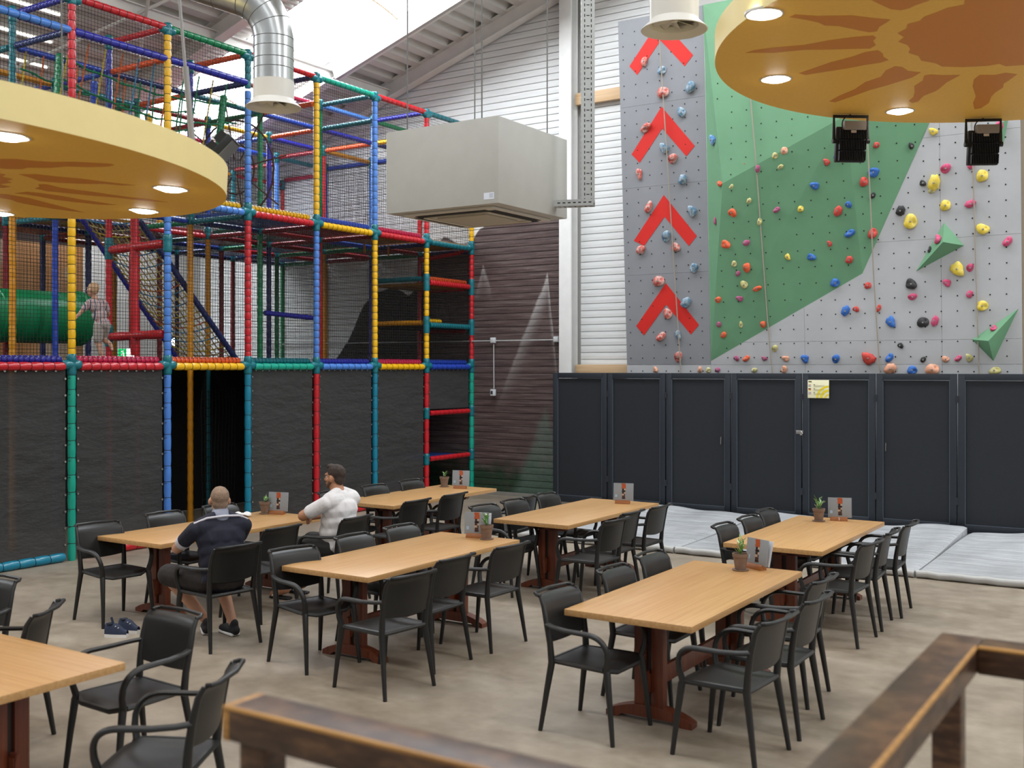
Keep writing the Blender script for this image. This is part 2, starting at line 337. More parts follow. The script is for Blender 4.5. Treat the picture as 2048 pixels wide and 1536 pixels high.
VOLUMES=[[(-3.094,15.935,4.369),(-2.836,15.954,4.032),(-3.479,15.973,3.704),(-3.068,15.732,4.074)],[(-2.151,16.006,3.139),(-2.471,16.047,2.426),(-2.745,16.03,2.726),(-2.498,15.812,2.698)],[(-2.538,15.863,5.612),(-2.261,15.858,5.686),(-2.326,15.878,5.338),(-2.422,15.644,5.583)]]
# ================================================================== the hall
def zroof(x):
    """underside of the rafters; ridge at x = -1"""
    r = 7.63+.323*(-1+13.2)
    return 7.63+.323*(x+13.2) if x <= -1 else r-.323*(x+1)

# ---- floor
def floor_mat():
    m, nt, b = newmat('worn_concrete')
    v = coords(nt, 'World')
    n1 = noise(nt, v, .55, 6, .65)
    n2 = noise(nt, v, 4.5, 5, .6)
    vs2 = coords(nt, 'World', (.9, 1.2, 1))
    n3 = noise(nt, vs2, 1.1, 4, .7)
    c1 = ramp(nt, n1, [(.30, lin('#85786A')), (.5, lin('#9B8E7D')), (.72, lin('#AFA393'))])
    mx = nt.nodes.new('ShaderNodeMixRGB'); mx.blend_type = 'MULTIPLY'; mx.inputs[0].default_value = .6
    nt.links.new(c1, mx.inputs[1])
    nt.links.new(ramp(nt, n2, [(.3, (.62, .60, .56, 1)), (.62, (1, 1, 1, 1))]), mx.inputs[2])
    m2 = nt.nodes.new('ShaderNodeMixRGB'); m2.blend_type = 'MULTIPLY'; m2.inputs[0].default_value = .55
    nt.links.new(mx.outputs[0], m2.inputs[1])
    nt.links.new(ramp(nt, n3, [(.34, (.6, .55, .48, 1)), (.55, (1, 1, 1, 1))]), m2.inputs[2])
    nt.links.new(m2.outputs[0], b.inputs['Base Color'])
    rr = nt.nodes.new('ShaderNodeMapRange')
    rr.inputs['To Min'].default_value = .38; rr.inputs['To Max'].default_value = .62
    nt.links.new(n2, rr.inputs[0]); nt.links.new(rr.outputs[0], b.inputs['Roughness'])
    bump(nt, b, noise(nt, v, 30, 4), .06, .01)
    return m
fl = MB().box((-5.5, 5, -.1), (29, 26, .2)).build('floor', floor_mat(), smooth=False)
tag(fl, 'worn beige concrete floor of the hall', kind='structure')

# ---- back wall with painted slats
def mural_mat():
    m, nt, b = newmat('slat_paint_mural')
    g = nt.nodes.new('ShaderNodeNewGeometry')
    sp = nt.nodes.new('ShaderNodeSeparateXYZ')
    nt.links.new(g.outputs['Position'], sp.inputs[0])
    X, Z = sp.outputs[0], sp.outputs[2]
    def M(op, a, b_=None, c=None, clamp=False):
        n = nt.nodes.new('ShaderNodeMath'); n.operation = op; n.use_clamp = clamp
        for i, q in enumerate((a, b_, c)):
            if q is None: continue
            if isinstance(q, (int, float)): n.inputs[i].default_value = q
            else: nt.links.new(q, n.inputs[i])
        return n.outputs[0]
    v = coords(nt, 'World')
    nz = noise(nt, v, 3.2, 4)
    nf = noise(nt, coords(nt, 'World', (9, 1, 16)), 3, 5, .7)
    streak = noise(nt, coords(nt, 'World', (1.2, 1, 30)), 1.5, 3, .6)
    # hill outline: height as a function of x
    t = M('DIVIDE', M('ADD', X, 19.0), 10.0, clamp=True)
    hs = [(-19, 2.1), (-16, 2.3), (-15.0, 2.45), (-14.6, 2.9), (-14.2, 3.6), (-13.8, 3.88), (-13.4, 3.92), (-13.05, 3.75), (-12.85, 3.9),
          (-12.5, 4.6), (-12.2, 4.84), (-11.85, 4.68), (-11.6, 4.64), (-11.4, 4.9), (-11.0, 5.08), (-9.2, 5.1)]
    rm = nt.nodes.new('ShaderNodeValToRGB')
    e = rm.color_ramp.elements
    while len(e) < len(hs): e.new(.5)
    for el, (x, h) in zip(e, hs):
        el.position = (x+19)/10; el.color = (h/6, h/6, h/6, 1)
    nt.links.new(t, rm.inputs[0])
    H = M('MULTIPLY', rm.outputs[0], 6.0)
    d = M('SUBTRACT', M('ADD', H, M('MULTIPLY', M('SUBTRACT', nz, .5), .12)), Z)
    brown = M('MULTIPLY', M('MULTIPLY', d, 40, clamp=True), M('LESS_THAN', X, -9.28))
    def mix(f, a, b_):
        n = nt.nodes.new('ShaderNodeMixRGB')
        nt.links.new(f, n.inputs[0])
        for i, q in ((1, a), (2, b_)):
            if isinstance(q, tuple): n.inputs[i].default_value = q
            else: nt.links.new(q, n.inputs[i])
        return n.outputs[0]
    br = ramp(nt, streak, [(.3, lin('#45383A')), (.5, lin('#5D4C49')), (.72, lin('#796C68'))])
    br = mix(M('MULTIPLY', M('GREATER_THAN', nf, .62), .35), br, lin('#8B827C'))
    # dark lower mountain mass left of the frame end
    dark = M('MULTIPLY', M('MULTIPLY', M('SUBTRACT', -12.45, X), 3, clamp=True), 1.0)
    br = mix(dark, br, lin('#1B1817'))
    # peaks (x0, z0, left slope, right slope, strength)
    for x0, z0, sl, sr, st, lz in ((-9.9, 4.05, 2.15, 9.0, .95, 2.6), (-11.3, 4.3, 3.4, 2.8, .7, .75), (-12.25, 3.65, 2.6, 2.2, .3, .6)):
        dx = M('SUBTRACT', X, x0)
        dl = M('MULTIPLY', M('MAXIMUM', M('MULTIPLY', dx, -1.0), 0.0), sl)
        dr = M('MULTIPLY', M('MAXIMUM', dx, 0.0), sr)
        dep = M('SUBTRACT', M('SUBTRACT', z0, Z), M('ADD', dl, dr))      # >0 inside
        ins = M('MULTIPLY', M('ADD', dep, M('MULTIPLY', M('SUBTRACT', nz, .5), .25)), 9, clamp=True)
        fade = M('POWER', M('SUBTRACT', 1.0, M('DIVIDE', dep, .7, clamp=True)), 1.6)
        vf = M('SUBTRACT', 1.0, M('DIVIDE', M('SUBTRACT', z0, Z), lz, clamp=True))
        f_ = M('MULTIPLY', M('MULTIPLY', M('MULTIPLY', ins, vf), fade), M('MULTIPLY', M('ADD', .45, nf), st), clamp=True)
        br = mix(f_, br, lin('#C9C7C4'))
    # green undergrowth near the floor and one bush
    gz = M('MULTIPLY', M('SUBTRACT', M('ADD', .8, M('MULTIPLY', M('SUBTRACT', nz, .5), 1.5)), Z), 2.0, clamp=True)
    gr = ramp(nt, nf, [(.35, lin('#12261B')), (.6, lin('#1E4A30')), (.8, lin('#2B5D3D'))])
    br = mix(M('MULTIPLY', gz, .85), br, gr)
    bx = M('ABSOLUTE', M('SUBTRACT', X, -9.95))
    bush = M('MULTIPLY', M('SUBTRACT', M('SUBTRACT', 2.0, M('MULTIPLY', bx, 2.3)), M('ADD', Z, M('MULTIPLY', nz, .5))), 3, clamp=True)
    br = mix(M('MULTIPLY', bush, .5), br, mix(nf, lin('#24573A'), lin('#8FA09A')))
    wh = ramp(nt, streak, [(.3, lin('#E6E7E6')), (.7, lin('#F2F3F2'))])
    nt.links.new(mix(brown, wh, br), b.inputs['Base Color'])
    b.inputs['Roughness'].default_value = .42
    bump(nt, b, nf, .08, .004)
    return m
MURAL = mural_mat()
WALL_Y = 16.5
wb = MB()
pl = [(-19.2, 0), (17.2, 0), (17.2, zroof(17.2)+.25), (-1, zroof(-1)+.25), (-19.2, zroof(-19.2)+.25)]
wb.prism([(x, WALL_Y+.03, z) for x, z in pl], (0, .2, 0))
wall_back = wb.build('wall_back', mat('wall_backing', '#C9C7C3', .7), smooth=False)
tag(wall_back, 'white slatted gable wall with a brown mountain mural on its lower half', kind='structure')
PITCH = .1215
def slat_mesh(x0, x1, name):
    h = PITCH
    prof = [(0, .003), (-.013, .007), (-.016, h*.5), (-.013, h-.007), (0, h-.003), (.03, h-.003), (.03, .003)]
    mb = MB()
    mb.prism([(x0, WALL_Y+a, z) for a, z in prof], (x1-x0, 0, 0))
    me = mb.mesh(name, False)
    fixn(me)
    return me
i = 0
z = 0.05
while z < 12.2:
    # clip each slat to the roof line on the left
    xl = max(-19.0, (z+PITCH-7.63-.25)/.323-13.2)
    if z < 9.6:
        if xl < -9.6:
            link('slat', slat_mesh(xl, -9.46, 'slat'), MURAL, wall_back, (0, 0, z))
        if z > 2.2:
            link('slat', slat_mesh(max(xl, -9.22), -7.9, 'slat'), MURAL, wall_back, (0, 0, z))
        link('slat', slat_mesh(-2.3, .6, 'slat'), MURAL, wall_back, (0, 0, z))
    z += PITCH

MB().box((-19.1, 3, 3.0), (.2, 27, 6.0)).build('wall_left', mat('wall_left_paint', '#B9B6B0', .7, var=.08, vscale=2), smooth=False)
tag(bpy.data.objects['wall_left'], 'pale side wall behind the play frame', kind='structure')
# white steel column and timber rails on the gable wall
WHITE = mat('white_paint', '#F0EFEC', .45, var=.03)
col = MB()
col.cbox((-9.39, 16.24, 4.75), (.24, .04, 9.5), .004).cbox((-9.39, 16.45, 4.75), (.24, .04, 9.5), .004).box((-9.39, 16.34, 4.75), (.03, .2, 9.5))
tag(col.build('trim_1', WHITE), 'white steel column on the gable wall', kind='structure')
PINE = wood_mat('planed_pine', '#D2A878', '#E6C8A2', .55, 1, 0)
tag(MB().cbox((-8.72, 16.41, 7.02), (1.10, .09, .2), .004).build('trim_2', PINE), 'pale timber rail high on the gable wall', kind='structure')
tag(MB().cbox((-8.72, 16.41, 2.31), (1.10, .09, .16), .004).build('trim_3', PINE), 'pale timber rail above the dark folding screens', kind='structure')
tag(MB().box((-10.2, 16.44, .03), (2.2, .06, .06)).build('baseboard_back', mat('sill_grey', '#8C8880', .7, var=.1)), 'grey sill below the mural wall', kind='structure')

# ---- roof: ribbed decks, steel rafters, skylights
STEEL = mat('rafter_steel', '#E4E0DA', .5, var=.05, vscale=3)
DECK = mat('ribbed_deck', '#D6D2CC', .5, var=.05, vscale=2)
roof = MB()
def ribbed(y0, y1, x0, x1, pitch, depth):
    pts = []
    x = x0
    while x < x1-1e-6:
        for fx, dz in ((0, 0), (.42, 0), (.56, depth), (.86, depth)):
            xx = x+pitch*fx
            if xx <= x1: pts.append((xx, zroof(xx)+.30+dz))
        x += pitch
    pts.append((x1, zroof(x1)+.30))
    n = len(pts)
    roof.add([(a, y0, b_) for a, b_ in pts]+[(a, y1, b_) for a, b_ in pts], [(k, k+1, n+k+1, n+k) for k in range(n-1)])
SKY_BANDS = [(12.75, 14.58), (4.6, 5.6), (-3.0, -2.0)]  # far band is visible; the nearer two are unseen, narrowed to balance the light
for x0, x1 in ((-19, -1), (-1, 17)):
    ribbed(14.6, 16.52, x0, x1, .33, .11)
    ribbed(12.15, 12.73, x0, x1, .12, .05)
    ribbed(5.62, 12.15, x0, x1, .33, .11)
    ribbed(-1.98, 4.58, x0, x1, .33, .11)
    ribbed(-8, -3.02, x0, x1, .33, .11)
ceiling = roof.build('ceiling', DECK, smooth=False)
tag(ceiling, 'white ribbed steel roof deck sloping up from the left', kind='structure')
lid = MB()
for x0, x1 in ((-19.1, -1), (-1, 17.1)):
    for y0, y1 in ((14.6, 16.7), (5.6, 12.73), (-2.0, 4.6), (-8, -3.0)):
        lid.add([(x0, y0, zroof(x0)+.43), (x1, y0, zroof(x1)+.43), (x1, y1, zroof(x1)+.43), (x0, y1, zroof(x0)+.43)], [(0, 1, 2, 3)])
lid.build('roof_cover', DECK, ceiling, smooth=False)
def ibeam(mb, p0, p1, h=.3, w_=.16, t=.014):
    p0, p1 = Vector(p0), Vector(p1)
    d = (p1-p0); L = d.length; d.normalize()
    ax = Vector((0, 0, 1)) if abs(d.z) < .9 else Vector((0, 1, 0))
    side = d.cross(ax).normalized(); up = side.cross(d)
    R = Matrix((d, side, up)).transposed()
    mid = (p0+p1)/2
    mb.box(mid+up*(t/2), (L, w_, t), R).box(mid+up*(h-t/2), (L, w_, t), R).box(mid+up*h/2, (L, t, h-2*t), R)
for y in (16.3, 14.72, 11.95, 6.7, 3.5, -.5):
    mb = MB()
    ibeam(mb, (-19, y, zroof(-19)), (-1, y, zroof(-1)), .3, .2)
    ibeam(mb, (-1, y, zroof(-1)), (17, y, zroof(17)), .3, .2)
    mb.build('rafter', STEEL, ceiling, smooth=False)
# the rafter flange beside the skylight is a wide white box beam
mb = MB()
p0, p1 = Vector((-13.3, 14.62, zroof(-13.3)+.12)), Vector((-1, 14.62, zroof(-1)+.12))
d = (p1-p0).normalized(); R = Matrix((d, Vector((0, 1, 0)), d.cross(Vector((0, 1, 0))))).transposed()
mb.cbox((p0+p1)/2, ((p1-p0).length, .08, .36), .01, R)
mb.build('fascia_beam', mat('fascia_grey', '#B4B1AC', .5), ceiling)
for x in (-13.4, -7.6):
    mb = MB()
    ibeam(mb, (x, -8, zroof(x)-.02), (x, 16.3, zroof(x)-.02), .2, .12)
    mb.build('purlin', STEEL, ceiling, smooth=False)
mb = MB()
for y, x0, x1 in ((9.6, -15.5, -11.5),):
    mb.tube([(x0, y, zroof(x0)-.05), (x1, y+1.6, zroof(x1)+.15)], .025, 6)
    mb.tube([(x0+1, y+1.7, zroof(x0+1)-.05), (x1+.5, y-.6, zroof(x1+.5)+.15)], .025, 6)
mb.build('brace', STEEL, ceiling)
PANE = emit('skylight_glow', '#F3F9FF', SKYLIGHT)
BAR = mat('glazing_bar', '#B9A78C', .6)
for y0, y1 in SKY_BANDS:
    for s_ in (-1, 1):
        xs = [-1+s_*k*1.8 for k in range(11)]
        for a, b_ in zip(xs[:-1], xs[1:]):
            if a < b_: xa, xb = a, b_
            else: xa, xb = b_, a
            n = 6
            mb = MB()
            mb.grid(lambda u, v, xa=xa, xb=xb, y0=y0, y1=y1: (xa+.012+(xb-xa-.024)*u, y0+(y1-y0)*v, zroof(xa+(xb-xa)*u)+.32+.16*math.sin(PI*v)), 1, n)
            mb.build('skylight_pane', PANE, ceiling, ang=3)
            br = MB()
            br.tube([(xb, y0+(y1-y0)*v/8, zroof(xb)+.30+.16*math.sin(PI*v/8)) for v in range(9)], .016, 4)
            br.build('glazing_bar', BAR, ceiling)
# narrow translucent strips in the ribbed deck
STRIP = emit('strip_glow', '#FFFDF8', 3.2)
random.seed(5)
for k in range(9):
    x = -17.6+k*.66+random.uniform(-.05, .05)
    y0 = 7.6+random.random()*.8
    mb = MB()
    mb.box((x, y0+1.2, zroof(x)+.285), (.03, 1.7+random.random()*.8, .02))
    mb.build('light_strip', STRIP, ceiling, smooth=False)
# ================================================================== climbing wall
YB, ZK, SL = 16.05, 2.38, .058
def wy(z):
    return YB-SL*(z-ZK) if z > ZK else YB
NW = Vector((0, -1, -SL)).normalized()
def wall_paint(name, col):
    m, nt, b = newmat(name)
    v = coords(nt, 'World')
    c = lin(col)
    n = noise(nt, v, 1.4, 5, .6)
    nt.links.new(ramp(nt, n, [(.3, tuple(x*.93 for x in c[:3])+(1,)), (.7, tuple(min(1, x*1.05) for x in c[:3])+(1,))]), b.inputs['Base Color'])
    b.inputs['Roughness'].default_value = .62
    bump(nt, b, noise(nt, v, 160, 2), .12, .003)
    return m
GREY = wall_paint('grey_climbing_paint', '#B0B0B1')
GREYD = wall_paint('mid_grey_climbing_paint', '#87888C')
GREEN_P = wall_paint('green_climbing_paint', '#65946F')
climb = thing('climbing_wall', 'tall grey climbing wall with green facets, red chevrons and coloured holds', 'climbing wall', (-5.1, YB, 0))
def wp(mb, name, m, **k):
    """world-space geometry parented to the climbing wall"""
    o = mb.build(name, m, climb, **k)
    o.matrix_parent_inverse = Matrix.Translation((5.1, -YB, 0))
    return o
def panel(x0, x1, z0, z1, m):
    g = .0015
    mb = MB()
    ps = [(x0+g, wy(z0+g), z0+g), (x1-g, wy(z0+g), z0+g), (x1-g, wy(z1-g), z1-g), (x0+g, wy(z1-g), z1-g)]
    mb.prism(ps, (0, .03, 0))
    wp(mb, 'panel', m, smooth=False)
def columns(xs, zs, m):
    for a, b_ in zip(xs[:-1], xs[1:]):
        for c, d in zip(zs[:-1], zs[1:]):
            panel(a, b_, c, d, m)
columns([-8.1, -6.615], [ZK, 3.86, 5.28, 6.60, 8.0], GREYD)
columns([-6.615, -5.1, -3.14, -2.11], [ZK, 2.73, 4.15, 5.57, 6.99, 8.0], GREY)
columns([-8.1, -6.615, -5.1, -3.14, -2.11], [.0, ZK], GREY)
fr = MB()
for x in (-8.06, -6.6, -5.1, -3.6, -2.15):
    fr.prism([(x-.04, wy(0)+.04, 0), (x-.04, wy(ZK)+.04, ZK), (x-.04, wy(8)+.04, 8), (x-.04, 16.46, 8), (x-.04, 16.46, 0)], (.08, 0, 0))
fr.prism([(-8.1, wy(7.9)+.03, 7.9), (-8.1, wy(8)+.03, 8), (-8.1, 16.46, 8), (-8.1, 16.46, 7.9)], (6, 0, 0))
wp(fr, 'support_frame', mat('support_timber', '#7A6A55', .7), smooth=False)
# big faceted green volume
G = {k: Vector(v) for k, v in GREEN.items()}
G['L2'] = Vector((-6.61, wy(8)-.01, 8.0)); G['C2'] = Vector((-2.24, wy(8)-.01, 8.0))
gv = MB()
order = ['A', 'B', 'C2', 'L2', 'P', 'Q', 'L']
vi = {k: i for i, k in enumerate(order)}
gv.add([G[k] for k in order], [tuple(vi[k] for k in f) for f in (('A', 'B', 'Q', 'P'), ('A', 'P', 'L'), ('P', 'L2', 'L'), ('P', 'Q', 'L2'), ('Q', 'C2', 'L2'), ('B', 'C2', 'Q'))])
tag(wp(gv, 'green_volume', GREEN_P, smooth=False), 'large green faceted volume')
for v in VOLUMES:
    mb = MB()
    mb.add(v, [(0, 1, 3), (1, 2, 3), (2, 0, 3)])
    tag(wp(mb, 'pyramid_volume', GREEN_P, smooth=False), 'small green pyramid volume')
# red arrows
CHEV = wall_paint('chevron_red', '#D01C10')
for q in CHEVRONS:
    mb = MB()
    a = [Vector(p) for p in q]
    for tri in ((0, 1, 2, 3), (0, 3, 4, 5)):
        mb.prism([a[k]+NW*-.008 for k in tri], NW*-.003)
    tag(wp(mb, 'chevron', CHEV, smooth=False), 'painted red upward chevron')
# bolt holes, a regular grid of tiny dark dots
HOLE = mat('bolt_hole', '#15120F', .8)
bh = MB()
def inside_green(x, z):
    poly = [(G[k].x, G[k].z) for k in ('A', 'B', 'C2', 'L2')]
    c = False; j = 3
    for i in range(4):
        xi, zi = poly[i]; xj, zj = poly[j]
        if (zi > z) != (zj > z) and x < (xj-xi)*(z-zi)/(zj-zi)+xi: c = not c
        j = i
    return c
def dot(p, n, r=.0115):
    q = qto(n)
    bh.add([Vector(p)+n*.004+q @ Vector((r*math.cos(k*PI/3), r*math.sin(k*PI/3), 0)) for k in range(6)], [tuple(range(6))])
x = -8.02
while x < -2.15:
    z = 2.28
    while z < 7.9:
        if not inside_green(x, z):
            dot((x+random.uniform(-.004, .004), wy(z), z), NW)
        z += .212
    x += .212
for tri in (('A', 'B', 'Q'), ('A', 'Q', 'P'), ('P', 'Q', 'L2'), ('Q', 'C2', 'L2'), ('B', 'C2', 'Q')):
    a, b_, c = (G[k] for k in tri)
    n = (b_-a).cross(c-a).normalized()
    if n.y > 0: n = -n
    x = -6.58
    while x < -2.2:
        z = 2.4
        while z < 7.9:
            # vertical ray along y through the triangle (barycentric in xz)
            den = (b_.z-c.z)*(a.x-c.x)+(c.x-b_.x)*(a.z-c.z)
            l1 = ((b_.z-c.z)*(x-c.x)+(c.x-b_.x)*(z-c.z))/den
            l2 = ((c.z-a.z)*(x-c.x)+(a.x-c.x)*(z-c.z))/den
            if l1 > .02 and l2 > .02 and 1-l1-l2 > .02:
                dot(a*l1+b_*l2+c*(1-l1-l2), n)
            z += .24
        x += .24
tag(wp(bh, 'bolt_holes', HOLE, smooth=False), kind='stuff')
# belay ropes lying along the wall
ROPE = mat('belay_rope', '#9A8F80', .8)
for RP in BELAY_ROPES:
    mb = MB()
    mb.tube(RP, .009, 6)
    wp(mb, 'belay_rope', ROPE)
# holds
HC = dict(rc=('#B8483C', '#D9C3B8'), bc=('#4E7590', '#C3CBCB'), ol=('#B3AA62', '#CFC79A'), o=('#D9542A', '#E07048'), p=('#9C3F66', '#B86088'), bl=('#3A74AE', '#A9C2D2'),
          pe=('#D59372', '#E4B195'), r=('#C23A30', '#D2564A'), b=('#245AA8', '#3D78C0'), k=('#1C1B1B', '#383636'), y=('#D9BC34', '#E6D277'), m=('#BF3A62', '#D2668A'))
HNAME = dict(rc='chalky red', bc='chalky blue grey', ol='olive yellow', o='orange', p='purple', bl='pale blue', pe='peach', r='red', b='blue', k='black', y='yellow', m='pink')
def hold_mat(k):
    m, nt, b = newmat('hold_'+k)
    v = coords(nt, 'Object')
    a, c = HC[k]
    nt.links.new(ramp(nt, noise(nt, v, 2.2, 4, .6), [(.42, lin(a)), (.7, lin(c))]), b.inputs['Base Color'])
    b.inputs['Roughness'].default_value = .6
    bump(nt, b, noise(nt, v, 14, 3), .2, .03)
    return m
HM = {k: hold_mat(k) for k in HC}
def hold_mesh(seed, style):
    rnd = random.Random(seed)
    bm = bmesh.new()
    bmesh.ops.create_icosphere(bm, subdivisions=3, radius=.5)
    lobes = [(Vector((rnd.uniform(-1, 1), rnd.uniform(-1, 1), rnd.uniform(.1, .9))).normalized(), rnd.uniform(.1, .28)) for _ in range(5)]
    pocket = Vector((rnd.uniform(-.5, .5), rnd.uniform(-.2, .8), .75)).normalized()
    for v in bm.verts:
        d = v.co.normalized()
        r = .42
        for l, s_ in lobes:
            r += s_*max(0, d.dot(l))**4
        if style in (0, 2):
            r -= .40*max(0, d.dot(pocket))**6
        if style == 1:
            r *= 1-.25*abs(math.sin(3*math.atan2(d.y, d.x)+seed))*(1-abs(d.z))
        p = d*r
        p.z = p.z*1.0 if p.z > 0 else p.z*.12
        v.co = p
    xs = [v.co.x for v in bm.verts]; ys = [v.co.y for v in bm.verts]; zs = [v.co.z for v in bm.verts]
    for v in bm.verts:
        v.co = Vector(((v.co.x-min(xs))/(max(xs)-min(xs))-.5, (v.co.y-min(ys))/(max(ys)-min(ys))-.5, v.co.z/max(zs)*.5))
    me = bpy.data.meshes.new('climbing_hold')
    bm.to_mesh(me); bm.free()
    me.shade_smooth()
    me.materials.append(HM['r'])
    return me
HMS = [hold_mesh(11+i, i % 3) for i in range(9)]
BOLT = MB().lathe([(.42, .0), (.42, .10), (.2, .11)], 8).mesh('bolt')
BOLT.materials.append(mat('bolt_steel', '#9A9894', .4, .6))
rnd = random.Random(3)
for i, (x, y, z, nx, ny, nz, w_, h_, c) in enumerate(HOLDS):
    o = link('climbing_hold', HMS[(i*5) % 9], None, climb)
    n = Vector((nx, ny, nz)).normalized()
    xa = Vector((1, 0, 0)); xa = (xa-n*xa.dot(n)).normalized()
    ya = n.cross(xa)
    a = rnd.choice([0, 0, PI])
    R = Matrix((xa, ya, n)).transposed().to_4x4()
    M4 = Matrix.Translation((x, y, z)) @ R @ Matrix.Rotation(a, 4, 'Z') @ Matrix.Diagonal((w_, h_, min(.17, .75*min(w_, h_)+.02), 1))
    o.matrix_basis = M4
    o.matrix_parent_inverse = Matrix.Translation((5.1, -YB, 0))
    colorize(o, HM[c])
    bo = bpy.data.objects.new('bolt', BOLT); C.objects.link(bo); bo.parent = o
    bo.matrix_basis = Matrix.Translation((.04, -.03, .40)) @ Matrix.Diagonal((.03/w_, .03/h_, 1, 1))
    o['label'] = HNAME[c]+' moulded climbing hold'

# ================================================================== folding screens in front of the wall
NAVY = mat('screen_frame_paint', '#1E242C', .5, var=.06, vscale=3)
NAVYP = mat('screen_infill', '#171B21', .75, var=.08, vscale=14, bmp=.3, bscale=220)
CHROME = mat('chrome', '#C9C9C8', .25, 1)
GALV = mat('galvanised', '#B9BAB8', .38, .35, .06, 8)
XS = [-9.34, -8.31, -7.245, -6.165, -5.045, -3.98, -2.88, -1.72]
PY = 15.75
SL_LAB = ['dark navy folding screen panel leftmost, next to the brown mural wall', 'dark navy folding screen panel second from the mural wall', 'dark navy folding screen panel third from the mural wall, with a chrome handle',
          'dark navy folding screen panel left of the yellow notice with a latch at its edge', 'dark navy folding screen panel carrying the yellow notice', 'dark navy folding screen panel right of the yellow notice, with a chrome handle',
          'dark navy folding screen panel at the right edge of the picture']
for i in range(7):
    x0, x1 = XS[i], XS[i+1]
    wd = x1-x0-.016
    ang = math.radians((1.6, -1.6, 1.2, -1.4, 1.0, -1.2, 1.2)[i])
    zb = .07
    H = 2.18
    t = thing('folding_screen', SL_LAB[i], 'screen', ((x0+x1)/2, PY, 0), ang, 'folding screens below the climbing wall')
    f = MB()
    f.cbox((-wd/2+.045, 0, zb+H/2), (.09, .045, H), .004).cbox((wd/2-.045, 0, zb+H/2), (.09, .045, H), .004)
    f.cbox((0, 0, zb+H-.045), (wd-.18, .045, .09), .004).cbox((0, 0, zb+.055), (wd-.18, .045, .11), .004)
    f.build('frame', NAVY, t)
    MB().box((0, .008, zb+H/2), (wd-.17, .012, H-.19)).build('infill', NAVYP, t, smooth=False)
    b = MB()
    for s_ in (-1, 1):
        b.box((s_*(wd/2-.094), -.012, zb+H/2), (.008, .012, H-.2))
    b.box((0, -.012, zb+.116), (wd-.19, .012, .008))
    b.build('bead', mat('bead_grey', '#4A525C', .45), t, smooth=False)
    if i < 6:
        for hz in (1.9, .5):
            h = MB().tube([(wd/2+.008, -.028, hz-.05), (wd/2+.008, -.028, hz+.05)], .009, 8).box((wd/2+.008, -.024, hz), (.05, .004, .09))
            h.build('hinge', mat('hinge_dull', '#3A3D42', .5, .6), t)
    for s_ in (-1, 1):
        MB().lathe([(.025, 0), (.025, .015), (.01, .02), (.01, .075)], 10, (s_*(wd/2-.06), 0, 0)).build('foot', mat('foot_white', '#C9C8C4', .5), t)
    if i in (2, 5):
        hx = wd/2-.14 if i == 2 else -wd/2+.14
        MB().tube([(hx, -.02, 1.14), (hx, -.05, 1.15), (hx, -.05, 1.26), (hx, -.02, 1.27)], .008, 6).build('handle', CHROME, t)
    if i == 3:
        MB().cbox((wd/2-.02, -.03, 1.38), (.11, .012, .05), .003).cbox((wd/2+.01, -.045, 1.37), (.04, .02, .07), .004).tube([(wd/2+.01, -.06, 1.40), (wd/2+.04, -.065, 1.36)], .007, 6).build('latch', CHROME, t)
# notice sign
ns = thing('notice_sign', 'pale yellow notice with flags and a yellow swirl fixed on the dark screen', 'sign', (-4.80, PY-.03, 2.02))
W2, H2 = .315, .265
MB().cbox((0, 0, 0), (W2, .008, H2), .003).build('board', mat('notice_board', '#EFE9C2', .4), ns)
def plate(name, x, z, w_, h_, col, y=-.0052):
    return MB().box((x*W2-W2/2+w_*W2/2, y, H2/2-z*H2-h_*H2/2), (w_*W2, .0012, h_*H2)).build(name, mat('print_'+col, '#'+col, .5), ns, smooth=False)
plate('heading_print', .04, .06, .15, .06, '4A4520')
for zf, cols in ((.245, ('B5473E', 'F4F0E6', '4B5A8A')), (.46, ('2A2618', 'B43A2C', 'E4A93A')), (.68, ('7A6A94', 'EADDE0', 'A5566A'))):
    for k, cc in enumerate(cols):
        plate('flag_stripe', .035, zf+k*.035, .125, .035, cc)
for zf in (.24, .46, .68):
    plate('bullet_print', .28, zf, .07, .03, '4A4A48')
    for k in range(3):
        plate('text_line', .28, zf+.055+k*.035, .5 if k < 2 else .35, .008, 'B9B590')
YEL = mat('print_swirl', '#E8CE20', .5)
for r0, r1 in ((.30, .42), (.50, .60), (.12, .2)):
    mb = MB()
    cx, cz = W2/2-.002, -H2/2+.002
    a0 = PI/2
    vs_ = []
    for k in range(13):
        a = a0+(PI/2)*k/12
        for r in (r0, r1):
            vs_.append((cx+r*H2*1.15*math.cos(a), -.0058, cz+r*H2*1.15*math.sin(a)))
    mb.add(vs_, [(2*k, 2*k+1, 2*k+3, 2*k+2) for k in range(12)])
    mb.build('swirl_print', YEL, ns, smooth=False)

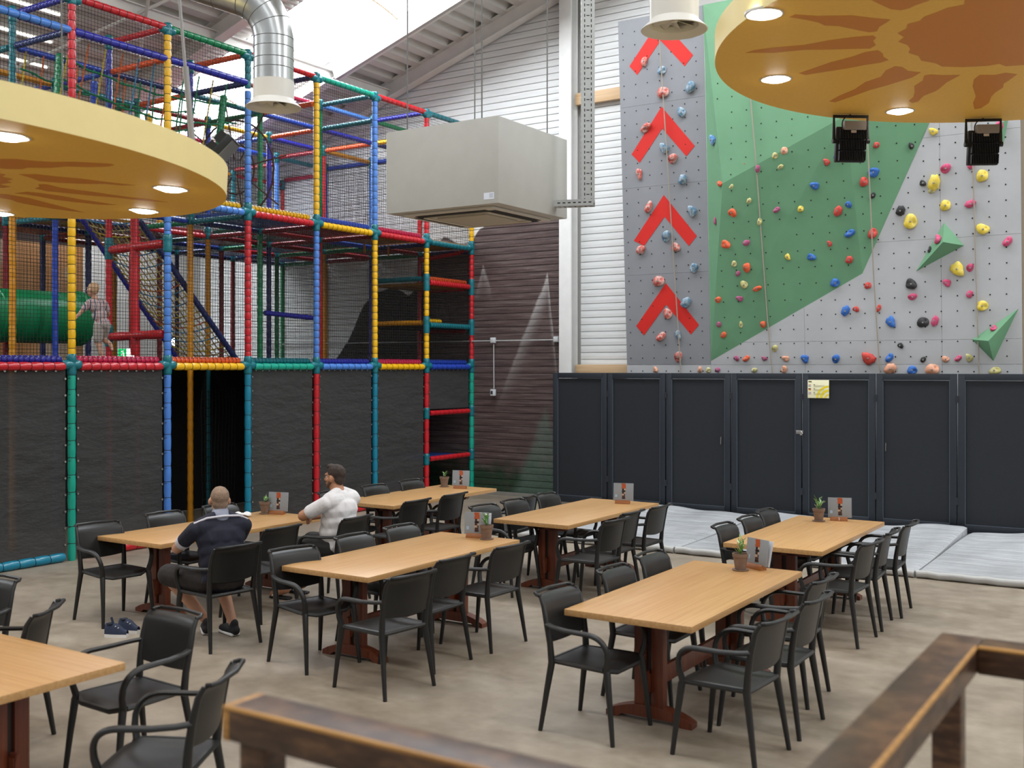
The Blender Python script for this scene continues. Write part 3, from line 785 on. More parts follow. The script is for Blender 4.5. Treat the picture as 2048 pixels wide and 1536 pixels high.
# ================================================================== crash mats
def mat_mat():
    m, nt, b = newmat('mat_vinyl')
    v = coords(nt, 'World', (1, .35, 1))
    nt.links.new(ramp(nt, noise(nt, v, 1.2, 5, .6), [(.3, lin('#A2A3A4')), (.7, lin('#C3C4C6'))]), b.inputs['Base Color'])
    b.inputs['Roughness'].default_value = .33
    bump(nt, b, noise(nt, coords(nt, 'World', (.8, 3.2, 1)), 1.6, 4, .55), .9, .06)
    return m
MATV = mat_mat()
MX = [-8.5, -5.62, -2.72, .18]
ML = ['light grey crash mat cover behind the middle tables, leftmost of the three', 'light grey crash mat cover in the middle, between two seams, before the dark screens', 'light grey crash mat cover at the right edge of the floor']
rm_ = random.Random(9)
for i in range(3):
    x0, x1 = MX[i]+.012, MX[i+1]-.012
    t = thing('crash_mat', ML[i], 'mat', ((x0+x1)/2, 14.1, 0), 0, 'crash mats along the climbing wall')
    cx = (x0+x1)/2
    ph = rm_.uniform(0, 6)
    def top(u, v, x0=x0, x1=x1, cx=cx, ph=ph, i=i):
        x = x0+(x1-x0)*u; y = 12.5+(15.6-12.5)*v
        z = .075+.035*smoothstep(0, 1, v)
        # the cover bunches up against the screens
        z += v**3*(.07*math.sin(PI*((u*1.0+(.15, .5, .02)[i]) % 1))**2)
        z += .012*math.sin(9*u+4*v+ph)*v+.008*math.sin(23*u-7*v+ph)*v
        e = min(u, 1-u)
        z -= .02*(1-smoothstep(0, .02, e))
        return (x-cx, y-14.1, z)
    mb = MB().grid(top, 60, 40)
    n = len(mb.v)
    edge = [(k*41) for k in range(61)]+[60*41+j for j in range(1, 41)]+[k*41+40 for k in range(59, -1, -1)]+[j for j in range(39, 0, -1)]
    mb.v += [(mb.v[k][0], mb.v[k][1], 0.002) for k in edge]
    for k in range(len(edge)):
        k2 = (k+1) % len(edge)
        mb.f.append((edge[k], edge[k2], n+k2, n+k))
    me = mb.mesh('cover', True, 1.2); fixn(me)
    link('cover', me, MATV, t)
    mb = MB()
    mb.tube([((x0-cx)+(x1-x0)*k/24, 12.47-14.1+.006*math.sin(k*1.7), .045+.006*math.sin(k*2.3)) for k in range(25)], .043, 10)
    mb.build('hem_roll', mat('mat_hem', '#B4B2AE', .5, bmp=.5, bscale=12), t)

# ================================================================== air conditioner
BXW = 1.26
BX = Vector((-5.26-BXW/2, 7.92+BXW/2, 0))
z0_ = 9.5
ac = thing('air_conditioner', 'boxed beige ceiling air conditioner hanging on rods in the middle of the hall', 'air conditioner', (-5.26-1.277/2, 7.914+1.216/2, 3.79))
ACM = mat('ac_casing', '#B6B3AC', .55, var=.03)
w_, d_, h_ = 1.277, 1.216, .773
mb = MB()
mb.cbox((0, 0, h_/2), (w_, d_, h_), .006)
mb.build('casing', ACM, ac)
cas = MB()
cas.cbox((0, 0, -.012), (1.02, 1.02, .024), .01)
cp_ = cas.build('cassette', mat('cassette_white', '#CFC8BC', .5), ac)
MB().cbox((0, 0, -.034), (.56, .56, .02), .006).build('grille', mat('grille', '#B7AE9C', .6, bmp=.4, bscale=90), ac)
for k in range(4):
    R = Matrix.Rotation(k*PI/2, 3, 'Z')
    MB().box(R @ Vector((0, -.425, -.0255)), (.80, .085, .004), R).build('air_slot', mat('slot_dark', '#1A1512', .8), ac, smooth=False)
    MB().cbox(R @ Vector((0, -.365, -.032)), (.74, .03, .006), .002, R @ Matrix.Rotation(.25, 3, 'X')).build('vane', mat('vane', '#C4BAA8', .5), ac)
st = MB().box((w_/2-.10, -d_/2-.001, .07), (.11, .002, .06)).build('sticker', mat('sticker', '#DDE0E8', .4), ac, smooth=False)
for k in range(3):
    MB().box((w_/2-.075, -d_/2-.0025, .085-k*.013), (.04, .001, .003)).build('sticker_print', mat('sticker_ink', '#5A6480', .5), ac, smooth=False)
GREYROD = mat('rod_grey', '#6F6D6A', .5, .5)
zt = 3.79+h_
for dx, dy in ((-.50, -.46), (.36, -.46), (-.36, .46), (.50, .46)):
    p = ac.location
    MB().tube([(dx, dy, h_-.01), (dx, dy, zroof(p.x+dx)+.3-3.79)], .007, 6).build('suspension_rod', GREYROD, ac)

# ---- cable tray running down from the roof to the box
ct = thing('cable_tray', 'perforated galvanised cable tray dropping from the roof to the air conditioner', 'cable tray', (-4.94, 8.97, 3.9))
def tray(p0, p1, wid, dep, ax_w, ax_d, name):
    p0, p1 = Vector(p0), Vector(p1)
    d = (p1-p0); L = d.length; d.normalize()
    aw, ad = Vector(ax_w), Vector(ax_d)
    R = Matrix((d, aw, ad)).transposed()
    mid = (p0+p1)/2
    mb = MB().box(mid, (L, wid, .003), R)
    for s_ in (-1, 1):
        mb.box(mid+aw*s_*wid/2+ad*dep/2, (L, .003, dep), R)
    o = mb.build(name, GALV, ct, smooth=False)
    sl = MB()
    n = int(L/.05)
    for k in range(n):
        c = p0+d*(.03+k*.05)
        sl.box(c-ad*.0022+aw*(wid*.25), (.028, .008, .001), R).box(c-ad*.0022-aw*(wid*.25), (.028, .008, .001), R)
        if k % 2: sl.box(c-ad*.0022, (.008, .03, .001), R)
        for s_ in (-1, 1):
            sl.box(c+aw*s_*(wid/2+.002)+ad*dep/2, (.028, .001, .01), R)
    tag(sl.build('slots', mat('slot_black', '#1C1B1A', .8), o, smooth=False), kind='stuff')
TOPZ = zroof(-4.94)+.3-3.9
tray((0, 0, 0), (0, 0, TOPZ), .125, .06, (math.cos(YAW), math.sin(YAW), 0), (-math.sin(YAW), math.cos(YAW), 0), 'riser')
tray((.05, .03, -.03), (-.31, -.10, -.03), .11, .06, Vector((-.13, .36, 0)).normalized(), (0, 0, 1), 'branch')

# ================================================================== ducts
DUCT = mat('spiral_duct', '#B4B5B4', .3, .95, .08, 4)
DWHITE = mat('diffuser_white', '#D4CEC5', .45)
def diffuser(t, r, z=0):
    MB().lathe([(r*1.02, .07), (r*1.02, .07+r*.95), (r*1.0, .07+r*.95), (r*.98, .07)], 40, (0, 0, z), caps=False).build('collar', DWHITE, t)
    MB().lathe([(r*.97, .10), (r*1.05, .06), (r*1.38, .006), (r*1.40, 0), (r*1.36, -.002), (r*1.02, .035), (r*.95, .08)], 48, (0, 0, z), caps=False).build('flange', DWHITE, t)
    for k in range(9):
        a = k*2*PI/9
        q = Quaternion((0, 0, 1), a) @ Quaternion((1, 0, 0), math.radians(28))
        mb = MB()
        p = [Vector((r*.12, -r*.06, 0)), Vector((r*.93, -r*.28, 0)), Vector((r*.93, r*.28, 0)), Vector((r*.12, r*.06, 0))]
        mb.prism([q @ v+Vector((0, 0, z+.075)) for v in p], q @ Vector((0, 0, .003)))
        mb.build('swirl_blade', DWHITE, t, smooth=False)
    MB().lathe([(.001, .06), (r*.14, .062), (r*.14, .09), (.001, .1)], 16, (0, 0, z)).build('hub', DWHITE, t)
def seams(t, rs):
    for r, c, q in rs:
        mb = MB().lathe([(r, -.004), (r+.004, 0), (r, .004)], 32, c, q, caps=False)
        mb.build('duct_seam', mat('seam_dark', '#6E6F6E', .4, .9), t)
r = .188
px, py = -7.44, 7.34
t = thing('ventilation_duct', 'bent silver spiral duct with a white round diffuser at upper left', 'duct', (px, py, 4.80), YAW)
diffuser(t, r)
zz = .07+r*.95
# path in the duct's own plane: straight up, then a segmented elbow to the left
cxr, rad, ZE = -.42, .42, .66
seg = []
for k in range(0, 5):
    a = math.radians(72*k/4)
    seg.append(Vector((cxr+rad*math.cos(a), 0, ZE+rad*math.sin(a))))
dirn = Vector((-math.sin(math.radians(72)), 0, math.cos(math.radians(72))))
end = seg[-1]+dirn*3.2
path = [Vector((0, 0, zz))]+seg+[end]
MB().tube(path, r, 40).build('duct_pipe', DUCT, t, ang=.35)
rs = [(r, (0, 0, z_), None) for z_ in (.36, .45, .56, .65)]
for k in range(1, 5):
    a = math.radians(72*k/4)
    rs.append((r, seg[k], qto((-math.sin(a), 0, math.cos(a)))))
for k in range(1, 14):
    rs.append((r, seg[-1]+dirn*(.24*k), qto(dirn)))
seams(t, rs)
t2 = thing('ventilation_duct', 'straight silver duct with a white round diffuser above the red chevrons', 'duct', (-3.35, 7.42, 4.86), YAW)
r2 = .178
diffuser(t2, r2)
MB().tube([(0, 0, .07+r2*.95), (0, 0, zroof(-3.35)+.3-4.86)], r2, 40).build('duct_pipe', DUCT, t2)
seams(t2, [(r2, (0, 0, .35+.18*k), None) for k in range(22)])

# ================================================================== hanging sun discs
DISC_S = mat('disc_side', '#F1DB98', .5, var=.02)
DISC_U = mat('disc_under', '#F8C24A', .5, var=.03, vscale=30, spec=.3)
SUN = mat('disc_print', '#D8881A', .5, spec=.3)
SPOT = emit('spot_glow', '#FFFCF6', 26)
RING = mat('spot_ring', '#D8D4CC', .35)
def spot(t, x, y, z, k=1):
    MB().lathe([(.118, .012), (.118, -.003), (.108, -.006), (.088, .004)], 28, (x, y, z), caps=False).build('spot_ring', RING, t)
    MB().lathe([(.090, .006), (.082, -.010), (.055, -.020), (.0005, -.026)], 24, (x, y, z), caps=False).build('spot_lens', SPOT, t, ang=3)
    l = bpy.data.lights.new('spot', 'SPOT')
    l.energy = SPOT_W; l.spot_size = math.radians(115); l.spot_blend = .8; l.shadow_soft_size = .08
    l.color = (1, .96, .90)
    lo = bpy.data.objects.new('spot_lamp', l); C.objects.link(lo); lo.parent = t; lo.location = (x, y, z-.05)
def sun_disc(name, label, loc, R, th, rays, core, spots, corr, shift, tiltv):
    t = thing(name, label, 'ceiling disc', loc)
    a, b_ = tiltv
    t.rotation_mode = 'QUATERNION'
    t.rotation_quaternion = Vector((0, 0, 1)).rotation_difference(Vector((-a, -b_, 1)).normalized())
    MB().lathe([(R, 0), (R, th)], 128, caps=False).build('rim', DISC_S, t, ang=.5)
    mb = MB()
    mb.add([(0, 0, 0)]+[(R*math.cos(2*PI*k/128), R*math.sin(2*PI*k/128), 0) for k in range(128)], [(0, 1+(k+1) % 128, 1+k) for k in range(128)])
    mb.build('underside', DISC_U, t, smooth=False)
    mb = MB()
    mb.add([(R*math.cos(2*PI*k/128), R*math.sin(2*PI*k/128), th) for k in range(128)], [tuple(range(128))])
    mb.build('top_board', DISC_S, t, smooth=False)
    # printed sun, 1 mm vinyl
    def flat(pts, nm):
        me = MB().prism([(x-shift[0], y-shift[1], -.0012) for x, y in pts], (0, 0, .001)).mesh(nm, False)
        bm = bmesh.new(); bm.from_mesh(me)
        bmesh.ops.triangulate(bm, faces=[f for f in bm.faces if len(f.verts) > 4])
        bmesh.ops.recalc_face_normals(bm, faces=bm.faces[:]); bm.to_mesh(me); bm.free()
        link(nm, me, SUN, t)
    for q in rays: flat(q, 'sun_ray')
    # core: traced part plus a wavy closing arc
    cx, cy, cr = corr
    tr = sorted([(math.atan2(y-cy, x-cx), x, y) for x, y in core])
    angs = [q[0] for q in tr]
    gaps = [((angs[(k+1) % len(angs)]-angs[k]) % (2*PI), k) for k in range(len(angs))]
    g, k = max(gaps)
    pts = [(q[1], q[2]) for q in tr[k+1:]+tr[:k+1]]
    a0 = math.atan2(pts[-1][1]-cy, pts[-1][0]-cx)
    r0 = math.hypot(pts[-1][0]-cx, pts[-1][1]-cy); r1 = math.hypot(pts[0][0]-cx, pts[0][1]-cy)
    N = max(3, int(g/.12))
    for j in range(1, N):
        a_ = a0+g*j/N
        rr = r0+(r1-r0)*j/N+(.05 if j % 2 else -.03)
        pts.append((cx+rr*math.cos(a_), cy+rr*math.sin(a_)))
    flat(pts, 'sun_core')
    # rays in the part of the disc outside the picture
    have = [math.atan2(sum(p[1] for p in q)/len(q)-cy, sum(p[0] for p in q)/len(q)-cx) for q in rays]
    for j in range(12):
        a_ = j*2*PI/12+.13
        if min(abs((a_-h+PI) % (2*PI)-PI) for h in have) < .42: continue
        u = Vector((math.cos(a_), math.sin(a_))); v = Vector((-u.y, u.x))
        q = [u*1.12, u*1.2+v*.16, u*1.45+v*.13, u*1.9+v*.03, u*1.95-v*.02, u*1.5-v*.11, u*1.22-v*.14]
        flat([(cx+p.x, cy+p.y) for p in q], 'sun_ray')
    for x, y in spots:
        spot(t, x-shift[0], y-shift[1], 0)
    return t
rs_ = (-.786, 8.063)
extra = [(1.1, 9.6), (1.3, 7.6), (.2, 6.3), (-.9, 10.0)]
dr = sun_disc('sun_disc', 'yellow ceiling disc with an orange sun print hanging at upper right', (rs_[0], rs_[1], 4.5), 2.319, .19, SUN_RAYS_RIGHT, SUN_CORE_RIGHT, SPOTS_RIGHT+extra[:3], (-.88, 7.61, .87), rs_, (0, 0))
dl = sun_disc('sun_disc', 'yellow ceiling disc with an orange sun print hanging at upper left', (-7.187, 3.425, 3.62), 2.30, .186, SUN_RAYS_LEFT, SUN_CORE_LEFT, SPOTS_LEFT+[(-1.9, -.2), (-.3, -1.9)], (0, 0, .88), (0, 0), (-.04, -.0325))
for t, pts in ((dr, ((1.2, 1.0), (-1.2, 1.0), (0, -1.4))), (dl, ((1.3, -.9), (-1.3, -.8), (0, 1.5)))):
    for x, y in pts:
        MB().tube([(x, y, .19), (x*.8, y*.8, 4.2)], .006, 6).build('hanger_cable', GREYROD, t)
# slanting support tube of the left disc with a pulley and wires
MB().tube([(1.60, 1.36, .19), (1.53, 1.31, .79)], .020, 12).tube([(1.53, 1.31, .78), (1.32, 1.17, 2.6)], .0105, 12).build('support_tube', mat('tube_grey', '#8B8785', .45, .3), dl)

# floodlights
BLK = mat('black_cast', '#141414', .45)
def floodlight(label, loc, rz, tilt, drop=.26, group='black floodlights on the ceiling discs'):
    t = thing('floodlight', label, 'floodlight', loc, rz, group)
    R = Matrix.Rotation(tilt, 3, 'X')
    c = Vector((0, 0, -drop))
    W = .26
    # finned body
    b = MB().cbox(c+R @ Vector((0, .02, 0)), (W, .05, .30), .012, R)
    b.build('body', BLK, t)
    for k in range(3):
        fins = MB()
        for j in range(17):
            fins.box(c+R @ Vector((-W/2+.018+j*(W-.036)/16, -.028, .085-k*.092)), (.005, .055, .08), R)
        tag(fins.build('fin_block', BLK, t, smooth=False), kind='stuff')
    MB().cbox(c+R @ Vector((.01, -.045, .155)), (W*.72, .06, .075), .006, R).build('driver_box', mat('driver_grey', '#8D857C', .45), t)
    MB().box(c+R @ Vector((.0, -.058, .105)), (.045, .002, .022), R).build('rating_plate', mat('plate', '#C9B9A6', .5), t, smooth=False)
    MB().box(c+R @ Vector((0, .047, 0)), (W-.03, .004, .27), R).build('front_glass', mat('lamp_glass', '#8A8F92', .1, .2), t, smooth=False)
    br = MB()
    hb = .02
    pts = [(-W/2-.016, .0, -drop+.04), (-W/2-.016, 0, -hb), (W/2+.016, 0, -hb), (W/2+.016, 0, -drop+.04)]
    br.tube(pts, .010, 8, flat=(1.6, .8))
    for s_ in (-1, 1):
        br.lathe([(.022, -.012), (.022, .012)], 14, (s_*(W/2+.018), 0, -drop+.03), qto((1, 0, 0)))
    br.build('bracket', BLK, t)
    if drop > .2: MB().tube(bez((-.08, -.04, -.15), (-.11, -.02, -.04), (.0, 0, -.005), 8), .005, 6).tube(bez((.0, -.05, -.10), (.05, -.06, -.05), (.08, -.05, -.11), 8), .005, 6).build('cable', BLK, t)
    return t
floodlight('black floodlight under the right disc, nearer its middle, aimed at the climbing wall', (-2.56, 9.30, 4.502), 0.62, .12)
floodlight('black floodlight under the right disc, nearer the right picture edge', (-1.63, 10.06, 4.502), 0.50, .12)
fl3 = floodlight('black floodlight standing on the rim of the left disc', (-5.62, 5.02, 3.66), .95, .75, .12)
fl3.rotation_euler = (PI, 0, 2.2)

# ================================================================== conduit, sockets, exit sign
SOCK = mat('socket_grey', '#D9DBDC', .4)
cd = thing('wall_conduit', 'grey conduit with junction boxes running over the brown mural wall', 'conduit', (-11.03, 16.44, 2.83))
MB().tube([(-6, 0, 0), (1.35, 0, 0)], .012, 8).build('pipe', mat('conduit_grey', '#BDBDBB', .4), cd)
MB().tube([(0, 0, -.06), (.005, 0, -.88)], .010, 8).build('pipe', mat('conduit_grey', '#BDBDBB', .4), cd)
for x, z in ((0, 0), (1.35, 0)):
    MB().cbox((x, -.02, z+.01), (.10, .05, .10), .008).cbox((x, -.047, z+.01), (.08, .008, .08), .004).build('junction_box', SOCK, cd)
MB().cbox((0, -.02, -.95), (.09, .06, .12), .006).build('socket', SOCK, cd)
MB().box((-.01, -.052, -.95), (.045, .004, .06)).build('socket_lid', mat('socket_dark', '#3A3F44', .4), cd, smooth=False)
ex = thing('exit_sign', 'green and white emergency exit sign glowing behind the play frame', 'sign', (-18.95, 14.46, 2.64), PI/2)
MB().cbox((0, 0, 0), (.42, .05, .20), .006).build('housing', mat('sign_housing', '#D8DAD8', .4), ex)
MB().box((-.10, -.027, 0), (.20, .004, .18)).build('green_field', emit('exit_green', '#0E9A52', 1.2), ex, smooth=False)
MB().box((.10, -.027, 0), (.20, .004, .18)).build('white_field', emit('exit_white', '#E8F4EA', 1.6), ex, smooth=False)
m_ = MB().box((-.09, -.030, .02), (.02, .002, .08)).box((-.115, -.030, -.03), (.05, .002, .02)).box((-.07, -.030, -.035), (.02, .002, .06)).box((-.11, -.030, .035), (.05, .002, .016))
m_.build('running_figure', emit('exit_white', '#E8F4EA', 1.6), ex, smooth=False)
lampo = thing('wall_lamp', 'small bright lamp shining through the nets behind the play frame', 'lamp', (-18.9, 15.62, 2.90), PI/2)
MB().lathe([(.10, 0), (.12, .05), (.12, .08)], 20, (0, 0, 0), qto((0, -1, 0))).build('housing', BLK, lampo)
MB().lathe([(.085, .082), (.0005, .10)], 20, (0, 0, 0), qto((0, -1, 0)), caps=False).build('bulb', emit('lamp_white', '#F2F6FF', 60), lampo)
# ================================================================== play frame
YK = [16.47, 15.09, 13.69, 12.30, 10.89, 9.47, 8.04, 6.63]
XR = [-11.55, -12.77, -13.99, -15.21, -16.43]
L1, L2, L3, L3B = 2.37, 4.57, 6.83, 6.42
PF = thing('play_frame', 'three storey indoor climbing frame of coloured padded poles and black netting', 'climbing frame', (XR[0], 11.5, 0))
PINV = Matrix.Translation((-XR[0], -11.5, 0))
def pp(mb, name, m, parent=None, **k):
    o = mb.build(name, m, parent or PF, **k)
    if parent is None:
        o.matrix_parent_inverse = PINV
    return o
LACE = mat('net_lace', '#171412', .8)
NETM = mat('black_net', '#14110F', .8)
prnd = random.Random(21)
PADCACHE = {}
def pad(p0, p1, colr, name='post_pad', r=.047, seg=.115, lace=True, n=12):
    p0, p1 = Vector(p0), Vector(p1)
    d = p1-p0; L = d.length
    key = (round(L, 2), r, seg, n)
    if key not in PADCACHE:
        k = max(2, round(L/seg)); s_ = L/k
        prof = [(r*.9, 0)]
        for i in range(k):
            a = i*s_
            prof += [(r*.93, a+.006), (r*1.0, a+s_*.22), (r*1.03, a+s_*.5), (r*1.0, a+s_*.78), (r*.93, a+s_-.006)]
        prof.append((r*.9, L))
        PADCACHE[key] = (MB().lathe(prof, n).mesh('pad', True, 1.2), None)
        PADCACHE[key][0].materials.append(vinyl('red'))
        lm = MB()
        for i in range(1, k):
            q = Quaternion((1, 0, 0), prnd.uniform(-.07, .07)) @ Quaternion((0, 1, 0), prnd.uniform(-.07, .07))
            lm.lathe([(r*.95, -.0035), (r*.985, -.0025), (r*.985, .0025), (r*.95, .0035)], n, (0, 0, i*s_), q, caps=False)
        lme = lm.mesh('lacing', True)
        lme.materials.append(LACE)
        PADCACHE[key] = (PADCACHE[key][0], lme)
    me, lme = PADCACHE[key]
    o = bpy.data.objects.new(name, me); C.objects.link(o); o.parent = PF
    o.matrix_parent_inverse = PINV
    o.matrix_basis = Matrix.Translation(p0) @ (qto(d) @ Quaternion((0, 0, 1), prnd.random()*6)).to_matrix().to_4x4()
    colorize(o, vinyl(colr))
    if lace:
        l = bpy.data.objects.new('lacing', lme); C.objects.link(l); l.parent = o; l['kind'] = 'stuff'
    return o
def sleeve(c, h=.20, r=.058, colr='teal', d=(0, 0, 1)):
    k = (round(h, 2), r)
    if ('s',)+k not in PADCACHE:
        R_ = random.Random(4)
        prof = [(r*.86, -h/2), (r*.95, -h*.4)]+[(r*(1+R_.uniform(-.06, .05)), -h*.3+h*.6*i/6) for i in range(7)]+[(r*.95, h*.4), (r*.86, h/2)]
        me = MB().lathe(prof, 12).mesh('joint_sleeve', True, 1.4)
        me.materials.append(vinyl('teal'))
        PADCACHE[('s',)+k] = me
    o = bpy.data.objects.new('joint_sleeve', PADCACHE[('s',)+k]); C.objects.link(o); o.parent = PF
    o.matrix_parent_inverse = PINV
    o.matrix_basis = Matrix.Translation(c) @ (qto(d) @ Quaternion((0, 0, 1), prnd.random()*6)).to_matrix().to_4x4()
    if colr != 'teal': colorize(o, vinyl(colr))
    return o

# ---- front posts, colours bottom to top per storey
FP = {0: ('turq', 'red', 'yellow'), 1: ('red', 'yellow', 'red'), 2: ('cyan', 'yellow', 'lblue'), 3: ('red', 'lblue', 'yellow'),
      4: ('cyan', 'red', 'lblue'), 5: ('lblue', 'lblue', 'yellow'), 6: ('turq', 'yellow', 'red'), 7: ('red', 'lblue', 'yellow')}
X0 = XR[0]
for k, (a, b_, c) in FP.items():
    y = YK[k]
    pad((X0, y, 0), (X0, y, L1-.09), a, seg=.20)
    pad((X0, y, L1+.09), (X0, y, L2-.09), b_)
    if k == 4:
        pad((X0, y, L2+.09), (X0, y, 6.3), c); pad((X0, y, 6.34), (X0, y, L3-.06), 'teal')
    else:
        pad((X0, y, L2+.09), (X0, y, L3-.06), c)
    for z in (L1, L2, L3-.02):
        sleeve((X0, y, z), .26 if z < 6 else .16)
    sleeve((X0, y, L1), .24, .06, d=(0, 1, 0)); sleeve((X0, y, L2), .24, .06, d=(0, 1, 0)); sleeve((X0, y, L3-.03), .22, .056, d=(0, 1, 0))
# ---- front beams per bay (bay j lies between post j+1 and post j)
FB1 = ['blue', 'yellow', 'lblue', 'turq', 'yellow', 'red', 'red']
FE1 = ['blue', 'crimson', 'indigo', 'teal', 'orange', 'crimson', 'indigo']
FB2 = ['teal', 'red', 'yellow', 'red', 'lblue', 'red', 'blue']
FE2 = [None, 'crimson', 'blue', 'yellow', 'yellow', 'indigo', 'red']
FT = ['teal', 'red', 'turq', 'red', 'turq', 'red', 'lblue']
FT[4] = 'green'
for j in range(7):
    ya, yb = YK[j+1]+.11, YK[j]-.11
    pad((X0+.01, ya, L1-.02), (X0+.01, yb, L1-.02), FB1[j], 'beam_pad', .05, .14)
    pad((X0-.07, ya, L1+.065), (X0-.07, yb, L1+.065), FE1[j], 'edge_pad', .045, .07)
    pad((X0+.01, ya, L2-.02), (X0+.01, yb, L2-.02), FB2[j], 'beam_pad', .05, .11)
    if FE2[j]:
        pad((X0-.07, ya, L2+.075), (X0-.07, yb, L2+.075), FE2[j], 'edge_pad', .045, .07)
    pad((X0, ya-.06, L3), (X0, yb+.06, L3), FT[j], 'beam_pad', .046, .12)
    if j in (4, 5, 6):
        pad((X0, ya-.08, L3B), (X0, yb+.08, L3B), ('indigo', 'indigo', 'lblue')[j-4], 'beam_pad', .046, .13)
    # floor tubes
    if j not in (4,):
        pad((X0, ya, .055), (X0, yb, .055), ('red', 'red', 'red', 'red', 'red', 'red', 'cyan')[j], 'beam_pad', .055, .2)
# shelves in the end bay
for z, a, b_ in ((3.84, 'red', 'orange'), (3.09, 'teal', 'yellow')):
    pad((X0, YK[1]+.09, z), (X0, YK[0]-.09, z), a, 'beam_pad', .048, .07)
    pad((X0-.06, YK[1]+.09, z+.075), (X0-.06, YK[0]-.12 if z > 3.5 else YK[0]-.9, z+.075), b_, 'edge_pad', .042, .07)
    for k in (0, 1):
        sleeve((X0, YK[k], z), .3, .058)
for z in (1.53, .72):
    pad((X0, YK[1]+.09, z), (X0, YK[0]-.09, z), 'red', 'beam_pad', .045, .13)
    for k in (0, 1):
        sleeve((X0, YK[k], z), .2, .056)
for z, a, b_ in ((3.87, 'teal', 'red'), (3.09, 'amber', 'dkred')):
    pad((X0-.1, YK[1], z+.04), (XR[1]+.1, YK[1], z+.04), a, 'beam_pad', .045, .07, False)
    pad((X0-.1, YK[0]-.1, z-.06), (XR[1]+.1, YK[0]-.1, z-.06), b_, 'beam_pad', .045, .07, False)

# ---- inner posts and beams
IP = {(1, 6): ('amber', 'amber', 'teal'), (1, 5): ('dkred', 'red', 'indigo'), (1, 4): ('amber', 'amber', 'indigo'), (1, 3): ('green', 'green', 'green'), (1, 2): ('dkred', 'red', 'green'), (1, 1): ('navy', 'navy', 'lblue'), (1, 0): ('dkred', 'red', 'red'),
      (2, 6): ('navy', 'teal', 'blue'), (2, 5): ('navy', 'blue', 'blue'), (2, 4): ('dkred', 'red', 'green'), (2, 3): ('teal', 'amber', 'blue'), (2, 2): ('navy', 'navy', 'indigo'), (2, 1): ('amber', 'amber', 'red'), (2, 0): ('navy', 'indigo', 'lblue'),
      (3, 5): ('navy', 'dkred', 'navy'), (3, 4): ('navy', 'navy', 'indigo'), (3, 3): ('dkred', 'dkred', 'yellow'), (3, 2): ('dkred', 'dkred', 'green'), (3, 1): ('green', 'green', 'lblue'), (3, 0): ('navy', 'amber', 'blue'),
      (4, 4): ('navy', 'navy', 'red'), (4, 3): ('navy', 'amber', 'green'), (4, 2): ('navy', 'navy', 'blue'), (4, 1): ('dkred', 'dkred', 'teal'), (4, 0): ('navy', 'green', 'red')}
for (r_, k), cs in IP.items():
    x, y = XR[r_], YK[k]
    tz = {1: L3, 2: L3B, 3: L3B, 4: 6.2}[r_]
    for (za, zb), c in zip(((0, L1-.05), (L1+.05, L2-.05), (L2+.05, tz)), cs):
        if r_ >= 3 and za == 0: continue
        pad((x, y, za), (x, y, zb), c, 'post_pad', .045, .15, False, 10)
    for z in (L2, tz):
        sleeve((x, y, z), .2)
pal = ['red', 'blue', 'navy', 'green', 'teal', 'amber', 'orange', 'indigo', 'crimson', 'dkred']
bc = random.Random(8)
for r_ in range(4):
    for k in range(7):
        if (r_ > 0 and (r_, k) not in IP) or (r_+1, k) not in IP: continue
        xa, xb = XR[r_]-.08, XR[r_+1]+.08
        y = YK[k]
        pad((xa, y, L2-.06), (xb, y, L2-.06), bc.choice(('dkred', 'navy', 'navy', 'green', 'dkred', 'teal')), 'beam_pad', .043, .09, False, 8)  # mostly dark pads, shade of the interior put into their colours
        tz = (L3 if r_ == 0 else L3B)
        cc = {(0, 2): 'teal', (0, 1): 'indigo', (0, 3): 'navy', (0, 4): 'orange', (0, 5): 'red', (0, 6): 'indigo', (1, 1): 'orange', (1, 2): 'orange', (1, 3): 'green'}.get((r_, k), bc.choice(pal))
        za = tz if r_ < 3 else 6.3
        pad((xa, y, za), (xb, y, za-(0 if r_ else 0)), cc, 'beam_pad', .043, .07, False, 8)
        if r_ == 0:
            pad((xa, y, L3B), (xb, y, L3B), {2: 'teal', 1: 'yellow', 4: 'navy', 6: 'navy'}.get(k, bc.choice(pal)), 'beam_pad', .043, .07, False, 8)
for r_ in range(1, 5):
    for j in range(6):
        if (r_, j) not in IP or (r_, j+1) not in IP: continue
        x = XR[r_]
        ya, yb = YK[j+1]+.08, YK[j]-.08
        pad((x, ya, L2-.05), (x, yb, L2-.05), bc.choice(('dkred', 'navy', 'navy', 'teal', 'red', 'dkred', 'blue')), 'beam_pad', .043, .09, False, 8)  # dark colours again stand in for shade under the upper storey
        tz = {1: L3, 2: L3B, 3: L3B, 4: 6.2}[r_]
        cc = {(1, 1): 'lblue', (1, 2): 'crimson', (1, 3): 'red', (2, 1): 'indigo', (2, 2): 'yellow', (1, 4): 'indigo', (1, 5): 'indigo'}.get((r_, j), bc.choice(pal))
        pad((x, ya, tz), (x, yb, tz), cc, 'beam_pad', .043, .07, False, 8)
        if r_ == 1:
            pad((x, ya, L3B), (x, yb, L3B), {1: 'indigo', 2: 'blue', 3: 'teal'}.get(j, bc.choice(pal)), 'beam_pad', .043, .07, False, 8)
pad((X0-.06, YK[0], L2-.04), (XR[1], YK[0], L2-.16), 'red', 'beam_pad', .045, .08, False)
pad((XR[1], YK[3]+.1, 3.22), (XR[1], YK[2]-.1, 3.18), 'indigo', 'beam_pad', .042, .09, False)
